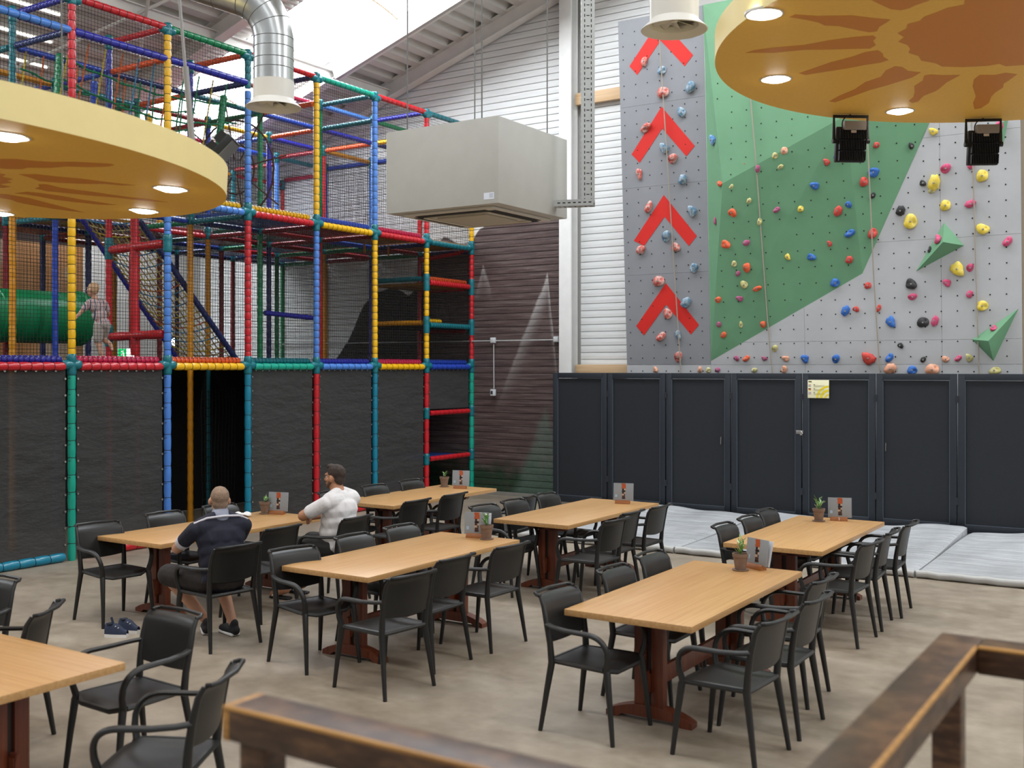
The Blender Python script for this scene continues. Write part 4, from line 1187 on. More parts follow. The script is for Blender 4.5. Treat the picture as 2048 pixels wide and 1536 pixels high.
# red cross window inside the left bays
for z in (3.98, 2.78):
    pad((X0-.06, YK[5], z), (XR[1]+.06, YK[5], z-.02), 'red', 'beam_pad', .06, .4, False)
    sleeve((XR[1], YK[5], z), .3)
sleeve((X0, YK[5], 3.98), .24, .062)
pad((-12.22, YK[5], 2.5), (-12.22, YK[5], 4.5), 'red', 'post_pad', .055, .4, False)
pad((-12.33, YK[5]+.05, 2.6), (-12.33, YK[5]+.05, 3.9), 'dkred', 'post_pad', .05, .4, False)

# ---- decks
def deck_mat(name, colr):
    return mat('deck_'+name, colr, .5, var=.08, vscale=3)
DK = [deck_mat('blue', '#2C4A94'), deck_mat('red', '#8C2026'), deck_mat('amber', '#A87420'), deck_mat('green', '#17543E'), deck_mat('black', '#24211F')]
for r_ in range(4):
    for j in range(7):
        if r_ == 3 and j > 4: continue
        for z, lev in ((L1+.02, 1), (L2+.02, 2)):
            if lev == 2 and (r_, j) in ((1, 3), (1, 4), (0, 4), (0, 5), (1, 5), (1, 6), (0, 6), (2, 5), (2, 6)): continue
            if lev == 1 and (r_, j) in ((0, 4),): continue
            x0, x1, y0, y1 = XR[r_+1]+.05, XR[r_]-.05, YK[j+1]+.05, YK[j]-.05
            c = DK[4] if lev == 1 else {(0, 3): DK[0], (0, 2): DK[1], (0, 1): DK[2], (1, 2): DK[3]}.get((r_, j), bc.choice(DK))
            pp(MB().cbox(((x0+x1)/2, (y0+y1)/2, z), (x1-x0, y1-y0, .07), .015), 'deck', c)
for z in (3.84, 3.09, 1.53, .72):
    pp(MB().cbox(((X0+XR[1])/2, (YK[0]+YK[1])/2, z-.02), (1.1, 1.25, .05), .01), 'deck', DK[2] if z > 3.5 else (DK[0] if z < 1 else DK[4]))
# yellow straps hanging below the upper deck
for y in (13.1, 14.3, 14.95, 11.6):
    pp(MB().box((-12.3, y, 4.42), (.04, .012, .18)), 'strap', mat('strap_amber', '#B9801C', .6), smooth=False)

# ---- nets: every bay is one net of crossing cords
def net(fn, wlen, hlen, pitch=.045, r=.0026, sag=.006, name='net'):
    """fn(u,v)->point with u,v in metres"""
    mb = MB()
    nu, nv = max(2, int(wlen/pitch)), max(2, int(hlen/pitch))
    ph = prnd.random()*10
    def wob(u, v):
        return (sag*math.sin(2.1*v+3*u+ph)+sag*.6*math.sin(5.3*v-2*u+ph), sag*math.sin(2.7*u+1.3*v+ph))
    def line(pts):
        P = [Vector(p) for p in pts]
        d = (P[-1]-P[0]).normalized()
        a = d.orthogonal().normalized(); b2 = d.cross(a)
        n = len(P)
        vs_ = []
        for p in P:
            for q in range(3):
                vs_.append(p+(a*math.cos(q*2.094)+b2*math.sin(q*2.094))*r)
        mb.add(vs_, [(i*3+q, i*3+(q+1) % 3, i*3+3+(q+1) % 3, i*3+3+q) for i in range(n-1) for q in range(3)])
    S = 6
    for i in range(nu+1):
        u = wlen*i/nu
        line([fn(u+wob(u, hlen*s_/S)[0]*(0 if s_ in (0, S) else 1), hlen*s_/S) for s_ in range(S+1)])
    for j in range(nv+1):
        v = hlen*j/nv
        line([fn(wlen*s_/S, v+wob(wlen*s_/S, v)[1]*(0 if s_ in (0, S) else 1)) for s_ in range(S+1)])
    return pp(mb, name, NETM, smooth=False)
for j in range(7):
    ya, yb = YK[j+1]+.05, YK[j]-.05
    net(lambda u, v, ya=ya: (X0-.005, ya+u, L1+.09+v), yb-ya, L2-L1-.14)
    net(lambda u, v, ya=ya: (X0-.005, ya+u, L2+.09+v), yb-ya, (L3-L2-.13))
# end face towards the gable wall, inner and rear faces
for r_ in range(3):
    xa, xb = XR[r_]-.05, XR[r_+1]+.05
    net(lambda u, v, xa=xa: (xa-u, YK[0], L2+.05+v), xa-xb, 1.8, .05)
    if r_ == 0: net(lambda u, v, xa=xa: (xa-u, YK[0], L1+.05+v), xa-xb, 2.1, .05)
for j in range(6):
    ya, yb = YK[j+1]+.05, YK[j]-.05
    net(lambda u, v, ya=ya: (XR[3], ya+u, L1+.09+v), yb-ya, L2-L1-.14, .05)
    net(lambda u, v, ya=ya: (XR[2], ya+u, L2+.09+v), yb-ya, L3B-L2-.1, .05)
    net(lambda u, v, ya=ya: (XR[4], ya+u, L2+.09+v), yb-ya, 1.6, .05)
for k in (4, 2):
    net(lambda u, v, k=k: (X0-.05-u, YK[k], L2+.09+v), 1.12, L3B-L2-.1, .05)
net(lambda u, v: (X0-.05-u, YK[1], L1+.09+v), 1.12, 2.05, .05)

# ---- dark mesh screens at ground level, laced with eyelets
def mesh_screen():
    m, nt, b = newmat('mesh_screen')
    b.inputs['Base Color'].default_value = lin('#3A3938')
    b.inputs['Roughness'].default_value = .8
    tr = nt.nodes.new('ShaderNodeBsdfTransparent')
    mx = nt.nodes.new('ShaderNodeMixShader')
    mx.inputs[0].default_value = .86
    nt.links.new(tr.outputs[0], mx.inputs[1]); nt.links.new(b.outputs[0], mx.inputs[2])
    nt.links.new(mx.outputs[0], nt.nodes['Material Output'].inputs[0])
    bump(nt, b, noise(nt, coords(nt, 'World', (1, 1.2, 3.5)), 1.6, 4, .55), .9, .05)
    return m
SCR = mesh_screen()
EYE_M = mat('eyelet_steel', '#C9C6C0', .3, .9)
for j, z0, z1 in ((6, .10, 2.31), (5, .10, 2.31), (3, .10, 2.31), (2, .10, 2.31), (1, .10, 2.31), (0, 1.6, 2.31)):
    ya, yb = YK[j+1]+.075, YK[j]-.075
    o = pp(MB().grid(lambda u, v: (X0-.012+.008*math.sin(9*v+4*u+j)*u*(1-u)*4, ya+(yb-ya)*u, z0+(z1-z0)*v), 24, 24), 'mesh_screen', SCR, ang=3)
    ey = MB(); ln = MB()
    for s_, y in ((1, ya+.012), (-1, yb-.012)):
        z = z0+.1
        while z < z1-.03:
            ey.lathe([(.013, 0), (.013, .005), (.005, .005), (.005, 0)], 8, (X0+.0, y, z), qto((1, 0, 0)), caps=False)
            ln.tube([(X0-.002, y, z), (X0+.03, y-s_*.05, z+.01)], .003, 4)
            z += .2
    y = ya+.08
    while y < yb-.04:
        ey.lathe([(.013, 0), (.013, .005), (.005, .005), (.005, 0)], 8, (X0+.0, y, z1-.014), qto((1, 0, 0)), caps=False)
        ln.tube([(X0-.002, y, z1-.014), (X0+.04, y+.01, z1+.03)], .003, 4)
        y += .13
    tag(ey.build('eyelets', EYE_M, o), kind='stuff'); tag(ln.build('lace', LACE, o), kind='stuff')
# net wall hanging inside the dark ground floor opening
net(lambda u, v: (XR[1]+.25-.55*u, YK[4]+u, .1+v), 1.3, 1.9, .12, .005, .03)
MB().box((-13.99, 11.5, 1.18), (.02, 9.9, 2.34)).build('shade_backing', mat('dark_backing', '#100F0F', .9), PF, smooth=False).matrix_parent_inverse = PINV  # added black sheet stands in for the shaded depth behind the mesh

# ---- sloping rope net between two padded beams
RC = [mat('rope_'+k, c, .8) for k, c in (('yellow', '#B9A23C'), ('blue', '#4C86A8'), ('brown', '#8A6A48'), ('green', '#12784E'), ('orange', '#C2602A'), ('cream', '#C4B48C'))]
a0, a1 = Vector((-13.7, 9.7, 4.5)), Vector((-13.7, 11.45, 2.45))
b0, b1 = Vector((-12.92, 9.25, 4.0)), Vector((-12.92, 11.95, 2.45))
b0 = Vector((-12.92, 10.1, 4.45))
pad(a0, a1, 'indigo', 'beam_pad', .04, .1, False); pad(b0, b1, 'navy', 'beam_pad', .045, .1, False)
groups = [MB() for _ in RC]
NU, NV = 13, 26
def rp(u, v):
    p = (a0*(1-v)+a1*v)*(1-u)+(b0*(1-v)+b1*v)*u
    return p+Vector((0, 0, -.14*math.sin(PI*u)*(.5+.5*math.sin(PI*v))))
for i in range(NU+1):
    groups[i % 2*2].tube([rp(i/NU, v/NV)+Vector((0, 0, .008*math.sin(i*3+v*2.1))) for v in range(NV+1)], .009, 4)
for j in range(NV+1):
    groups[(1, 5, 0, 2, 4, 1, 5)[j % 7]].tube([rp(u/8, j/NV) for u in range(9)], .010, 4)
rnx = MB()
first = None
for g_, m_ in zip(groups, RC):
    if not g_.v: continue
    o = pp(g_, 'climbing_rope', m_)

# ---- rope bridge on the upper storey
def rope_side(x, lean):
    cols = [0, 4, 0, 4, 1, 1, 4, 3, 3, 0, 3]
    y = 8.15
    k = 0
    while y < 10.85:
        zt_ = L3B-.05
        zb_ = 5.0-.25*math.sin(PI*(y-8.1)/2.8)
        pp(MB().tube([(x, y, zt_), (x+lean*.5, y-.12, (zt_+zb_)/2), (x+lean, y-.2, zb_)], .011, 5), 'hanging_rope', RC[cols[k % len(cols)]])
        y += .25; k += 1
    for zt_, sg in ((6.12, .14), (5.86, .2), (5.55, .22)):
        mb = MB()
        mb.tube([(x+lean*.3, 8.05+2.8*i/16, zt_-sg*math.sin(PI*i/16)+.015*math.sin(i*2.2)) for i in range(17)], .013, 6)
        for i in range(1, 16, 2):
            mb.lathe([(.004, -.02), (.024, 0), (.004, .02)], 6, (x+lean*.3, 8.05+2.8*i/16, zt_-sg*math.sin(PI*i/16)))
        pp(mb, 'cross_rope', RC[3])
rope_side(-11.72, -.08)
rope_side(-12.65, .1)
for k in range(3):
    pp(MB().tube([(-12.0-.2*k, 8.0+2.9*i/20, 5.0-.3*math.sin(PI*i/20)+.02*math.sin(i*2+k)) for i in range(21)], .028, 6), 'bridge_rope', RC[2])
for p0, p1, c in (((-11.9, 8.12, 6.2), (-11.75, 7.95, 5.2), 'green'), ((-11.75, 10.62, 6.2), (-11.72, 10.4, 4.75), 'green'), ((-12.6, 7.2, 6.2), (-12.6, 7.5, 4.75), 'yellow'), ((-12.5, 9.9, 5.9), (-12.4, 10.1, 4.8), 'yellow'), ((-12.3, 8.9, 6.1), (-12.35, 8.9, 5.0), 'blue')):
    pad(p0, p1, c, 'post_pad', .05, .12, False, 10)

# ---- spider web of rope in the upper storey
mb = MB()
cw = Vector((-13.0, 12.0, 5.5))
ua, va = Vector((math.cos(.5), math.sin(.5), 0)), Vector((0, 0, 1))
for rr, rz in ((.62, .78), (.3, .4)):
    mb.tube([cw+ua*rr*math.cos(a*PI/10)+va*rz*math.sin(a*PI/10) for a in range(20)], .016, 6, True)
for a in range(8):
    d = ua*math.cos(a*PI/4+.2)*.62+va*math.sin(a*PI/4+.2)*.78
    mb.tube([cw+d*.2, cw+d*1.35], .012, 5)
pp(mb, 'rope_web', mat('web_rope', '#4A2E24', .8))

# ---- green crawl tube
TUBE = mat('tunnel_green', '#0C8A52', .32, var=.05, vscale=2)
mb = MB()
tx, tz_, tr = -14.6, 3.09, .39
q = qto((0, 1, 0))
mb.lathe([(tr*.94, 6.7), (tr, 6.7), (tr, 8.86), (tr*1.04, 8.87), (tr*1.04, 8.93), (tr, 8.94), (tr, 10.22), (tr*1.08, 10.24), (tr*1.08, 10.30), (tr*.94, 10.30), (tr*.94, 6.7)], 40, (tx, 0, tz_), q, caps=False)
tag(pp(mb, 'crawl_tube', TUBE), 'green plastic crawl tube')
def poster():
    m, nt, b = newmat('orange_panel')
    v = coords(nt, 'World', (1, 1, .6))
    nt.links.new(ramp(nt, noise(nt, v, 1.6, 2, .4), [(.35, lin('#EDA866')), (.55, lin('#F4BC86')), (.6, lin('#F6DABA'))]), b.inputs['Base Color'])
    b.inputs['Roughness'].default_value = .5
    return m
pp(MB().box((-17.0, 10.9, 3.45), (.05, 2.3, 2.1)), 'printed_panel', poster(), smooth=False)
pp(MB().box((-17.0, 10.9, 4.78), (.05, 2.4, .55)), 'dark_header', mat('dark_header', '#5A4A44', .7), smooth=False)
# ================================================================== tables
OAK = wood_mat('oak_laminate', '#B3844F', '#CDA26E', .32, 1, 1)
OAKE = wood_mat('oak_edge', '#BD8F58', '#D6AC76', .4, 1, 1)
MAHOG = wood_mat('stained_trestle', '#4E2415', '#7E3E24', .38, 1, 2)
TW, TL, TH_ = .90, 2.13, .75
def table_proto():
    t = thing('dining_table', '-', 'table')
    MB().cbox((0, 0, TH_-.021), (TW, TL, .042), .004).build('table_top', OAK, t)
    for s_ in (-1, 1):
        y = s_*.70
        # two uprights with a gap
        for d in (-1, 1):
            MB().cbox((d*.062, y, .36), (.085, .07, .60), .005).build('leg', MAHOG, t)
        MB().box((0, y, .36), (.05, .03, .58)).build('leg_web', mat('trestle_dark', '#26120C', .5), t, smooth=False)
        # arched foot
        n = 12
        prof = [(-.31, 0), (-.23, 0), (-.19, .028), (.19, .028), (.23, 0), (.31, 0)]
        top = [(.31-.62*k/n, .035+.075*math.sin(PI*k/n)**.8) for k in range(n+1)]
        me = MB().prism([(x, y-.045, z) for x, z in prof+top], (0, .09, 0)).mesh('foot', True, .5); fixn(me)
        link('foot', me, MAHOG, t)
        me = MB().prism([(-.30, y-.035, .708), (.30, y-.035, .708), (.22, y-.035, .63), (-.22, y-.035, .63)], (0, .07, 0)).mesh('cleat', False); fixn(me)
        link('cleat', me, MAHOG, t)
        me = MB().prism([(-.012, y+s_*.04, .18), (-.012, y+s_*.075, .18), (-.012, y+s_*.095, .34), (-.012, y+s_*.04, .34)], (.024, 0, 0)).mesh('wedge', False); fixn(me)
        link('wedge', me, MAHOG, t)
    MB().cbox((0, 0, .26), (.035, 1.56, .12), .005).build('stretcher', MAHOG, t)
    return t
TABLES = [((-8.32, 7.44), 0, 'oak topped trestle table where the man in the navy shirt sits'),
          ((-5.76, 7.28), 0, 'oak topped trestle table in the middle foreground with menu and pot'),
          ((-8.27, 10.66), 0, 'oak topped trestle table nearest the painted mural wall'),
          ((-5.83, 10.42), 0, 'oak topped trestle table behind the middle one, with a menu but no pot'),
          ((-3.09, 7.17), 0, 'oak topped trestle table at front right beside the wooden railing'),
          ((-3.23, 10.28), 0, 'oak topped trestle table at right rear before the grey mats'),
          ((-5.94, 3.27), PI/2, 'oak topped trestle table cut off by the left picture edge')]
TP = table_proto()
TOBJ = []
for i, ((x, y), rz, lab) in enumerate(TABLES):
    o = TP if i == 0 else copy_tree(TP)
    o.location = (x, y, 0); o.rotation_euler = (0, 0, rz)
    tag(o, lab, 'table', 'dining tables on the hall floor')
    TOBJ.append(o)

# ================================================================== chairs
PLAST = mat('black_plastic', '#1B1A19', .42, var=.1, vscale=5, bmp=.05, bscale=300)
def chair_proto():
    t = thing('armchair', '-', 'chair')
    # seat: dished plate, narrower at the back
    def seat(u, v):
        y = -.215+.445*v
        hw = .205+.03*v
        if v > .85: hw -= .10*((v-.85)/.15)**2
        s_ = 2*u-1
        z = .452-.012*(1-s_*s_)*math.sin(PI*min(1, v*1.1))-(.02*((v-.85)/.15)**2 if v > .85 else 0)
        return (s_*hw, y, z)
    MB().shell(seat, 14, 14, (0, 0, 1), .024).build('seat', PLAST, t, ang=.9)
    rim = MB()
    rim.tube([seat(u/8, 0) for u in range(9)]+[seat(1, v/8) for v in range(1, 9)]+[seat(1-u/8, 1) for u in range(1, 9)]+[seat(0, 1-v/8) for v in range(1, 8)], .017, 6, True)
    rim.build('seat_rim', PLAST, t)
    # backrest: curved shell, top rolls backwards
    def back(u, v):
        s_ = 2*u-1
        z = .575+.285*v
        hw = .232-.012*v
        y = -.215-.055*v-.03*(1-s_*s_)
        if v > .8:
            k = (v-.8)/.2
            y -= .035*k*k; z -= .008*k*k
        if v < .12: z += .022*(1-s_*s_)*(1-v/.12)*-1+.022*(1-v/.12)*abs(s_)**2*0
        return (s_*hw, y, z)
    b = MB().shell(back, 14, 14, (0, 1, 0), .020).build('backrest', PLAST, t, ang=.9)
    # carrying loop behind the top edge
    lo = [(-.205, -.295, .855), (-.212, -.325, .860), (-.19, -.350, .864), (0, -.374, .866), (.19, -.350, .864), (.212, -.325, .860), (.205, -.295, .855)]
    MB().tube(lo, .012, 8).build('handle', PLAST, b)
    for s_ in (-1, 1):
        MB().tube([(s_*.248, .262, 0), (s_*.236, .235, .24), (s_*.226, .21, .43), (s_*.222, .20, .462)], [.0145, .019, .0235, .022], 10).build('leg', PLAST, t)
        MB().tube([(s_*.246, -.272, 0), (s_*.228, -.235, .25), (s_*.214, -.205, .44), (s_*.218, -.215, .56), (s_*.226, -.235, .68), (s_*.224, -.262, .80), (s_*.216, -.29, .85)], [.0145, .0195, .0235, .021, .019, .016, .013], 10).build('leg', PLAST, t)
        arm = [Vector((s_*.224, .205, .45)), Vector((s_*.238, .222, .52))]+bez((s_*.248, .222, .57), (s_*.272, .205, .672), (s_*.278, .08, .672), 8)+[Vector((s_*.272, -.06, .672)), Vector((s_*.255, -.17, .678)), Vector((s_*.226, -.238, .684))]
        MB().tube(arm, [.02, .018]+[.0165]*9+[.0155, .015, .015], 10, flat=(1.25, .95)).build('armrest', PLAST, t)
    return t
CP = chair_proto()
def facing(dx, dy):
    return math.atan2(dy, dx)-PI/2
L_, R_ = facing(1, 0), facing(-1, 0)
d_ = math.radians
T1n, T2n, T3n, T4n, T5n, T6n = "the navy-shirted man's table", 'the middle foreground table', 'the table by the mural wall', 'the table with only a menu', 'the front right table', 'the right rear table'
CH = [
 ((-8.50, 6.36), L_+d_(-8), 'black plastic armchair at the left corner of '+T1n+', nearest the camera'),
 ((-8.56, 7.22), L_, 'black plastic armchair tucked behind '+T1n+', second from the left corner'),
 ((-8.56, 7.95), L_, "black plastic armchair hidden behind the navy-shirted man's head"),
 ((-7.05, 6.30), R_+d_(-8), 'black plastic armchair that the man in the navy shirt sits on'),
 ((-7.48, 7.20), R_, 'empty black plastic armchair between the two seated men'),
 ((-7.36, 8.08), R_+d_(4), 'black plastic armchair that the man in the white shirt sits on'),
 ((-5.94, 6.30), L_+d_(-12), 'black plastic armchair left of '+T2n+', nearest its front corner'),
 ((-5.97, 7.14), L_, 'black plastic armchair left of '+T2n+', middle of three'),
 ((-5.97, 7.80), L_, 'black plastic armchair left of '+T2n+', farthest of three'),
 ((-5.06, 6.10), R_+d_(-7), 'black plastic armchair right of '+T2n+', nearest the camera'),
 ((-5.21, 6.79), R_, 'black plastic armchair right of '+T2n+', middle of three'),
 ((-5.16, 7.53), R_+d_(-3), 'black plastic armchair right of '+T2n+', below the plant pot'),
 ((-8.42, 9.55), L_, 'black plastic armchair left of '+T3n+", behind the white-shirted man"),
 ((-8.42, 10.32), L_, 'black plastic armchair left of '+T3n+', middle of three'),
 ((-8.42, 11.05), L_, 'black plastic armchair left of '+T3n+', farthest of three'),
 ((-7.68, 9.47), R_, 'black plastic armchair right of '+T3n+', nearer of two'),
 ((-7.68, 10.18), R_, 'black plastic armchair right of '+T3n+', farther of two'),
 ((-6.86, 10.52), R_+d_(6), 'black plastic armchair standing alone between the mural-wall table and the menu table'),
 ((-6.16, 9.42), L_+d_(-4), 'black plastic armchair left of '+T4n+', nearest of three'),
 ((-6.14, 10.0), L_, 'black plastic armchair left of '+T4n+', middle of three'),
 ((-6.14, 10.7), L_, 'black plastic armchair left of '+T4n+', farthest of three'),
 ((-5.12, 9.33), R_+d_(-2), 'black plastic armchair right of '+T4n+', nearest of three'),
 ((-5.24, 9.90), R_, 'black plastic armchair right of '+T4n+', middle of three'),
 ((-5.20, 10.50), R_, 'black plastic armchair right of '+T4n+', farthest of three'),
 ((-3.32, 6.14), L_+d_(-2), 'black plastic armchair left of '+T5n+', nearest of three'),
 ((-3.34, 7.02), L_, 'black plastic armchair left of '+T5n+', middle of three'),
 ((-3.38, 7.72), L_, 'black plastic armchair left of '+T5n+', farthest of three'),
 ((-2.43, 6.20), R_+d_(-4), 'black plastic armchair right of '+T5n+', nearest of three'),
 ((-2.41, 6.86), R_, 'black plastic armchair right of '+T5n+', middle of three'),
 ((-2.56, 7.50), R_, 'black plastic armchair right of '+T5n+', farthest of three'),
 ((-3.49, 9.52), L_, 'black plastic armchair left of '+T6n+', nearest of three'),
 ((-3.47, 10.12), L_, 'black plastic armchair left of '+T6n+', middle of three'),
 ((-3.50, 10.70), L_, 'black plastic armchair left of '+T6n+', farthest of three'),
 ((-2.69, 9.30), R_+d_(-3), 'black plastic armchair right of '+T6n+', nearest of three'),
 ((-2.70, 9.98), R_+d_(4), 'black plastic armchair right of '+T6n+', middle of three'),
 ((-2.67, 10.60), R_+d_(3), 'black plastic armchair right of '+T6n+', farthest of three'),
 ((-5.22, 4.02), facing(-.05, -1), 'black plastic armchair in the left foreground facing the cut-off table'),
 ((-4.26, 3.45), facing(-.86, -.5), 'black plastic armchair at bottom left, nearest of all, in side view'),
 ((-7.08, 4.05), facing(.1, -1), 'black plastic armchair cut off by the left picture edge, far side of its table'),
 ((-6.22, 3.80), facing(-.75, -.6), 'black plastic armchair turned sideways behind the cut-off table'),
 ((-5.17, 2.62), facing(0, 1), 'black plastic armchair at the bottom left corner with only its arm in view'),
]
for i, ((x, y), rz, lab) in enumerate(CH):
    o = CP if i == 0 else copy_tree(CP)
    o.location = (x, y, 0); o.rotation_euler = (0, 0, rz)
    tag(o, lab, 'chair', 'black plastic armchairs around the tables')

# ================================================================== pots and menus
TERRA = mat('terracotta', '#7A6252', .8, var=.15, vscale=18)
SOIL = mat('soil', '#2A1E16', .9)
LEAFM = [mat('leaf_a', '#5E9444', .45, var=.15), mat('leaf_b', '#8AAE62', .45, var=.15), mat('leaf_c', '#B4C9A2', .45, var=.1)]
def leaf_mesh():
    mb = MB()
    pts = []
    n = 5
    for k in range(n+1):
        t = k/n
        w_ = .5*math.sin(PI*min(.97, t*.92+.05))**.7*.62
        pts.append((t, w_))
    vs_ = []
    for t, w_ in pts:
        z = .28*t*t
        vs_ += [(-w_*.5, t, z+.05*w_), (0, t, z-.03), (w_*.5, t, z+.05*w_), (0, t, z-.09*w_-.035)]
    fs = []
    for k in range(n):
        a = 4*k
        fs += [(a, a+1, a+5, a+4), (a+1, a+2, a+6, a+5), (a+2, a+3, a+7, a+6), (a+3, a, a+4, a+7)]
    mb.add(vs_, fs)
    me = mb.mesh('leaf', True, 2)
    me.materials.append(LEAFM[0])
    return me
LEAF = leaf_mesh()
def plant(label, loc, tall, seed, n=17):
    t = thing('potted_succulent', label, 'plant', loc, seed, 'potted succulents on the tables')
    MB().lathe([(.062, 0), (.066, .010), (.060, .012), (.045, .008)], 24).build('saucer', TERRA, t)
    MB().lathe([(.042, .010), (.056, .105), (.062, .106), (.064, .132), (.057, .132), (.053, .112), (.05, .112)], 24).build('pot', TERRA, t)
    MB().lathe([(.0005, .116), (.054, .114)], 18, caps=False).build('soil', SOIL, t)
    rr = random.Random(seed)
    st_ = MB()
    for s_ in range(3):
        a = rr.random()*6.28
        top = Vector((.025*math.cos(a), .025*math.sin(a), .12+tall*rr.uniform(.6, 1)))
        st_.tube([(0, 0, .11), top*.5+Vector((0, 0, .07)), top], .003, 5)
        for k in range(n//3):
            o = link('leaf', LEAF, None, t)
            f = (k+1)/(n//3)
            p = Vector((top.x*f, top.y*f, .12+(top.z-.12)*f))
            sz = rr.uniform(.042, .066)*(1.15-.4*f)
            o.matrix_basis = Matrix.Translation(p) @ Matrix.Rotation(rr.random()*6.28, 4, 'Z') @ Matrix.Rotation(rr.uniform(-.1, .8), 4, 'X') @ Matrix.Diagonal((sz, sz, sz, 1))
            colorize(o, LEAFM[rr.choice((0, 0, 1, 1, 2))])
    st_.build('stem', LEAFM[0], t)
TZ = TH_
plant('potted succulent in terracotta on the front right table, tall and leafy', (-3.06, 8.02, TZ), .13, 1, 27)
plant('potted succulent in terracotta on the right rear table', (-3.36, 11.02, TZ), .12, 2, 24)
plant('potted succulent in terracotta on the middle foreground table, leaning right', (-5.58, 8.20, TZ), .12, 3, 24)
plant('potted succulent in terracotta on the table by the mural wall', (-8.52, 11.52, TZ), .09, 4, 21)
plant("potted succulent in terracotta on the navy-shirted man's table", (-8.57, 8.33, TZ), .07, 5, 18)
CARD = mat('menu_grey', '#8E9296', .5, var=.05)
STAND = wood_mat('log_stand', '#7C4318', '#A8662E', .5, 2, 0)
INKS = [mat('ink_orange', '#B4501E', .5), mat('ink_brown', '#4E2A1C', .5), mat('ink_cream', '#C8A890', .5), mat('ink_dark', '#2B1A14', .5), mat('ink_blue', '#9FB8CC', .5)]
def text_mesh(s_, size):
    cu = bpy.data.curves.new('txt', 'FONT'); cu.body = s_; cu.size = size; cu.extrude = .0006; cu.align_x = 'CENTER'; cu.align_y = 'CENTER'
    o = bpy.data.objects.new('txt', cu); C.objects.link(o)
    dg = bpy.context.evaluated_depsgraph_get()
    me = bpy.data.meshes.new_from_object(o.evaluated_get(dg))
    bpy.data.objects.remove(o)
    return me
def menu(label, loc, rz, num=None, double=False):
    t = thing('menu_stand', label, 'menu', loc, rz, 'menu stands on the tables')
    n = 10
    me = MB().prism([(-.085, .032*math.cos(PI*k/n), .042*math.sin(PI*k/n)+.0) for k in range(n+1)], (.17, 0, 0)).mesh('log_base', True, .6); fixn(me)
    link('log_base', me, STAND, t)
    Rm = Matrix.Rotation(-.10, 3, 'X')
    c = MB().cbox(Vector((.01, .006, .135)), (.235, .004, .205), .001, Rm).build('card', CARD, t)
    if double:
        MB().cbox(Vector((.03, .028, .13)), (.225, .004, .20), .001, Matrix.Rotation(-.22, 3, 'X')).build('card', mat('menu_white', '#C9CCD2', .5), t)
    # carved mask picture down the middle
    rr = random.Random(2)
    for k in range(9):
        z = .225-.02*k
        for j in range(3):
            m_ = INKS[0] if k < 3 else INKS[rr.choice((1, 2, 3))]
            w_ = rr.uniform(.012, .02)
            MB().box(Rm @ Vector((.012+(j-1)*.014*(1.2 if k < 3 else .8), .0035, z-.135))+Vector((.0, -.0, .135)), (w_, .0012, .019), Rm).build('picture_print', m_, c, smooth=False)
    MB().box(Rm @ Vector((-.075, .0035, -.045))+Vector((0, 0, .135)), (.025, .0012, .03), Rm).build('picture_print', INKS[4], c, smooth=False)
    if num:
        me = text_mesh(num, .036)
        o = link('table_number', me, mat('number_white', '#E9E4DA', .5), t)
        o.location = (-.0, -.0325, .021); o.rotation_euler = (PI/2-.35, 0, 0)
    return t
menu('grey menu card in a log stand on the front right table, seen at an angle', (-2.98, 8.14, TZ), -.45, None, True)
menu('grey menu card in a log stand numbered 2 on the right rear table', (-3.20, 11.18, TZ), .35, '2')
menu('grey menu card in a log stand alone on the table behind the middle one', (-5.72, 11.22, TZ), .3)
menu('grey menu card in a log stand on the table by the mural wall', (-8.22, 11.46, TZ), .3)
menu('grey menu card in a log stand behind the pot on the middle table', (-5.72, 8.22, TZ), .3, None, True)
menu("grey menu card in a log stand on the navy-shirted man's table", (-8.44, 8.38, TZ), .3)

# napkin left on the table
mb = MB()
rr = random.Random(6)
mb.shell(lambda u, v: ((u-.5)*.24*(1-.2*v), (v-.5)*.12, .012+.028*abs(math.sin(7*u+3*v))*(1-abs(2*v-1)*.5)+.012*math.sin(11*v)), 16, 10, (0, 0, 1), .006)
nk = mb.build('napkin', mat('napkin_white', '#E6E2DE', .8), ang=2)
nk.location = (-8.62, 8.02, TZ+.004); nk.rotation_euler = (0, 0, .7)
tag(nk, "crumpled white napkin on the navy-shirted man's table", 'napkin')

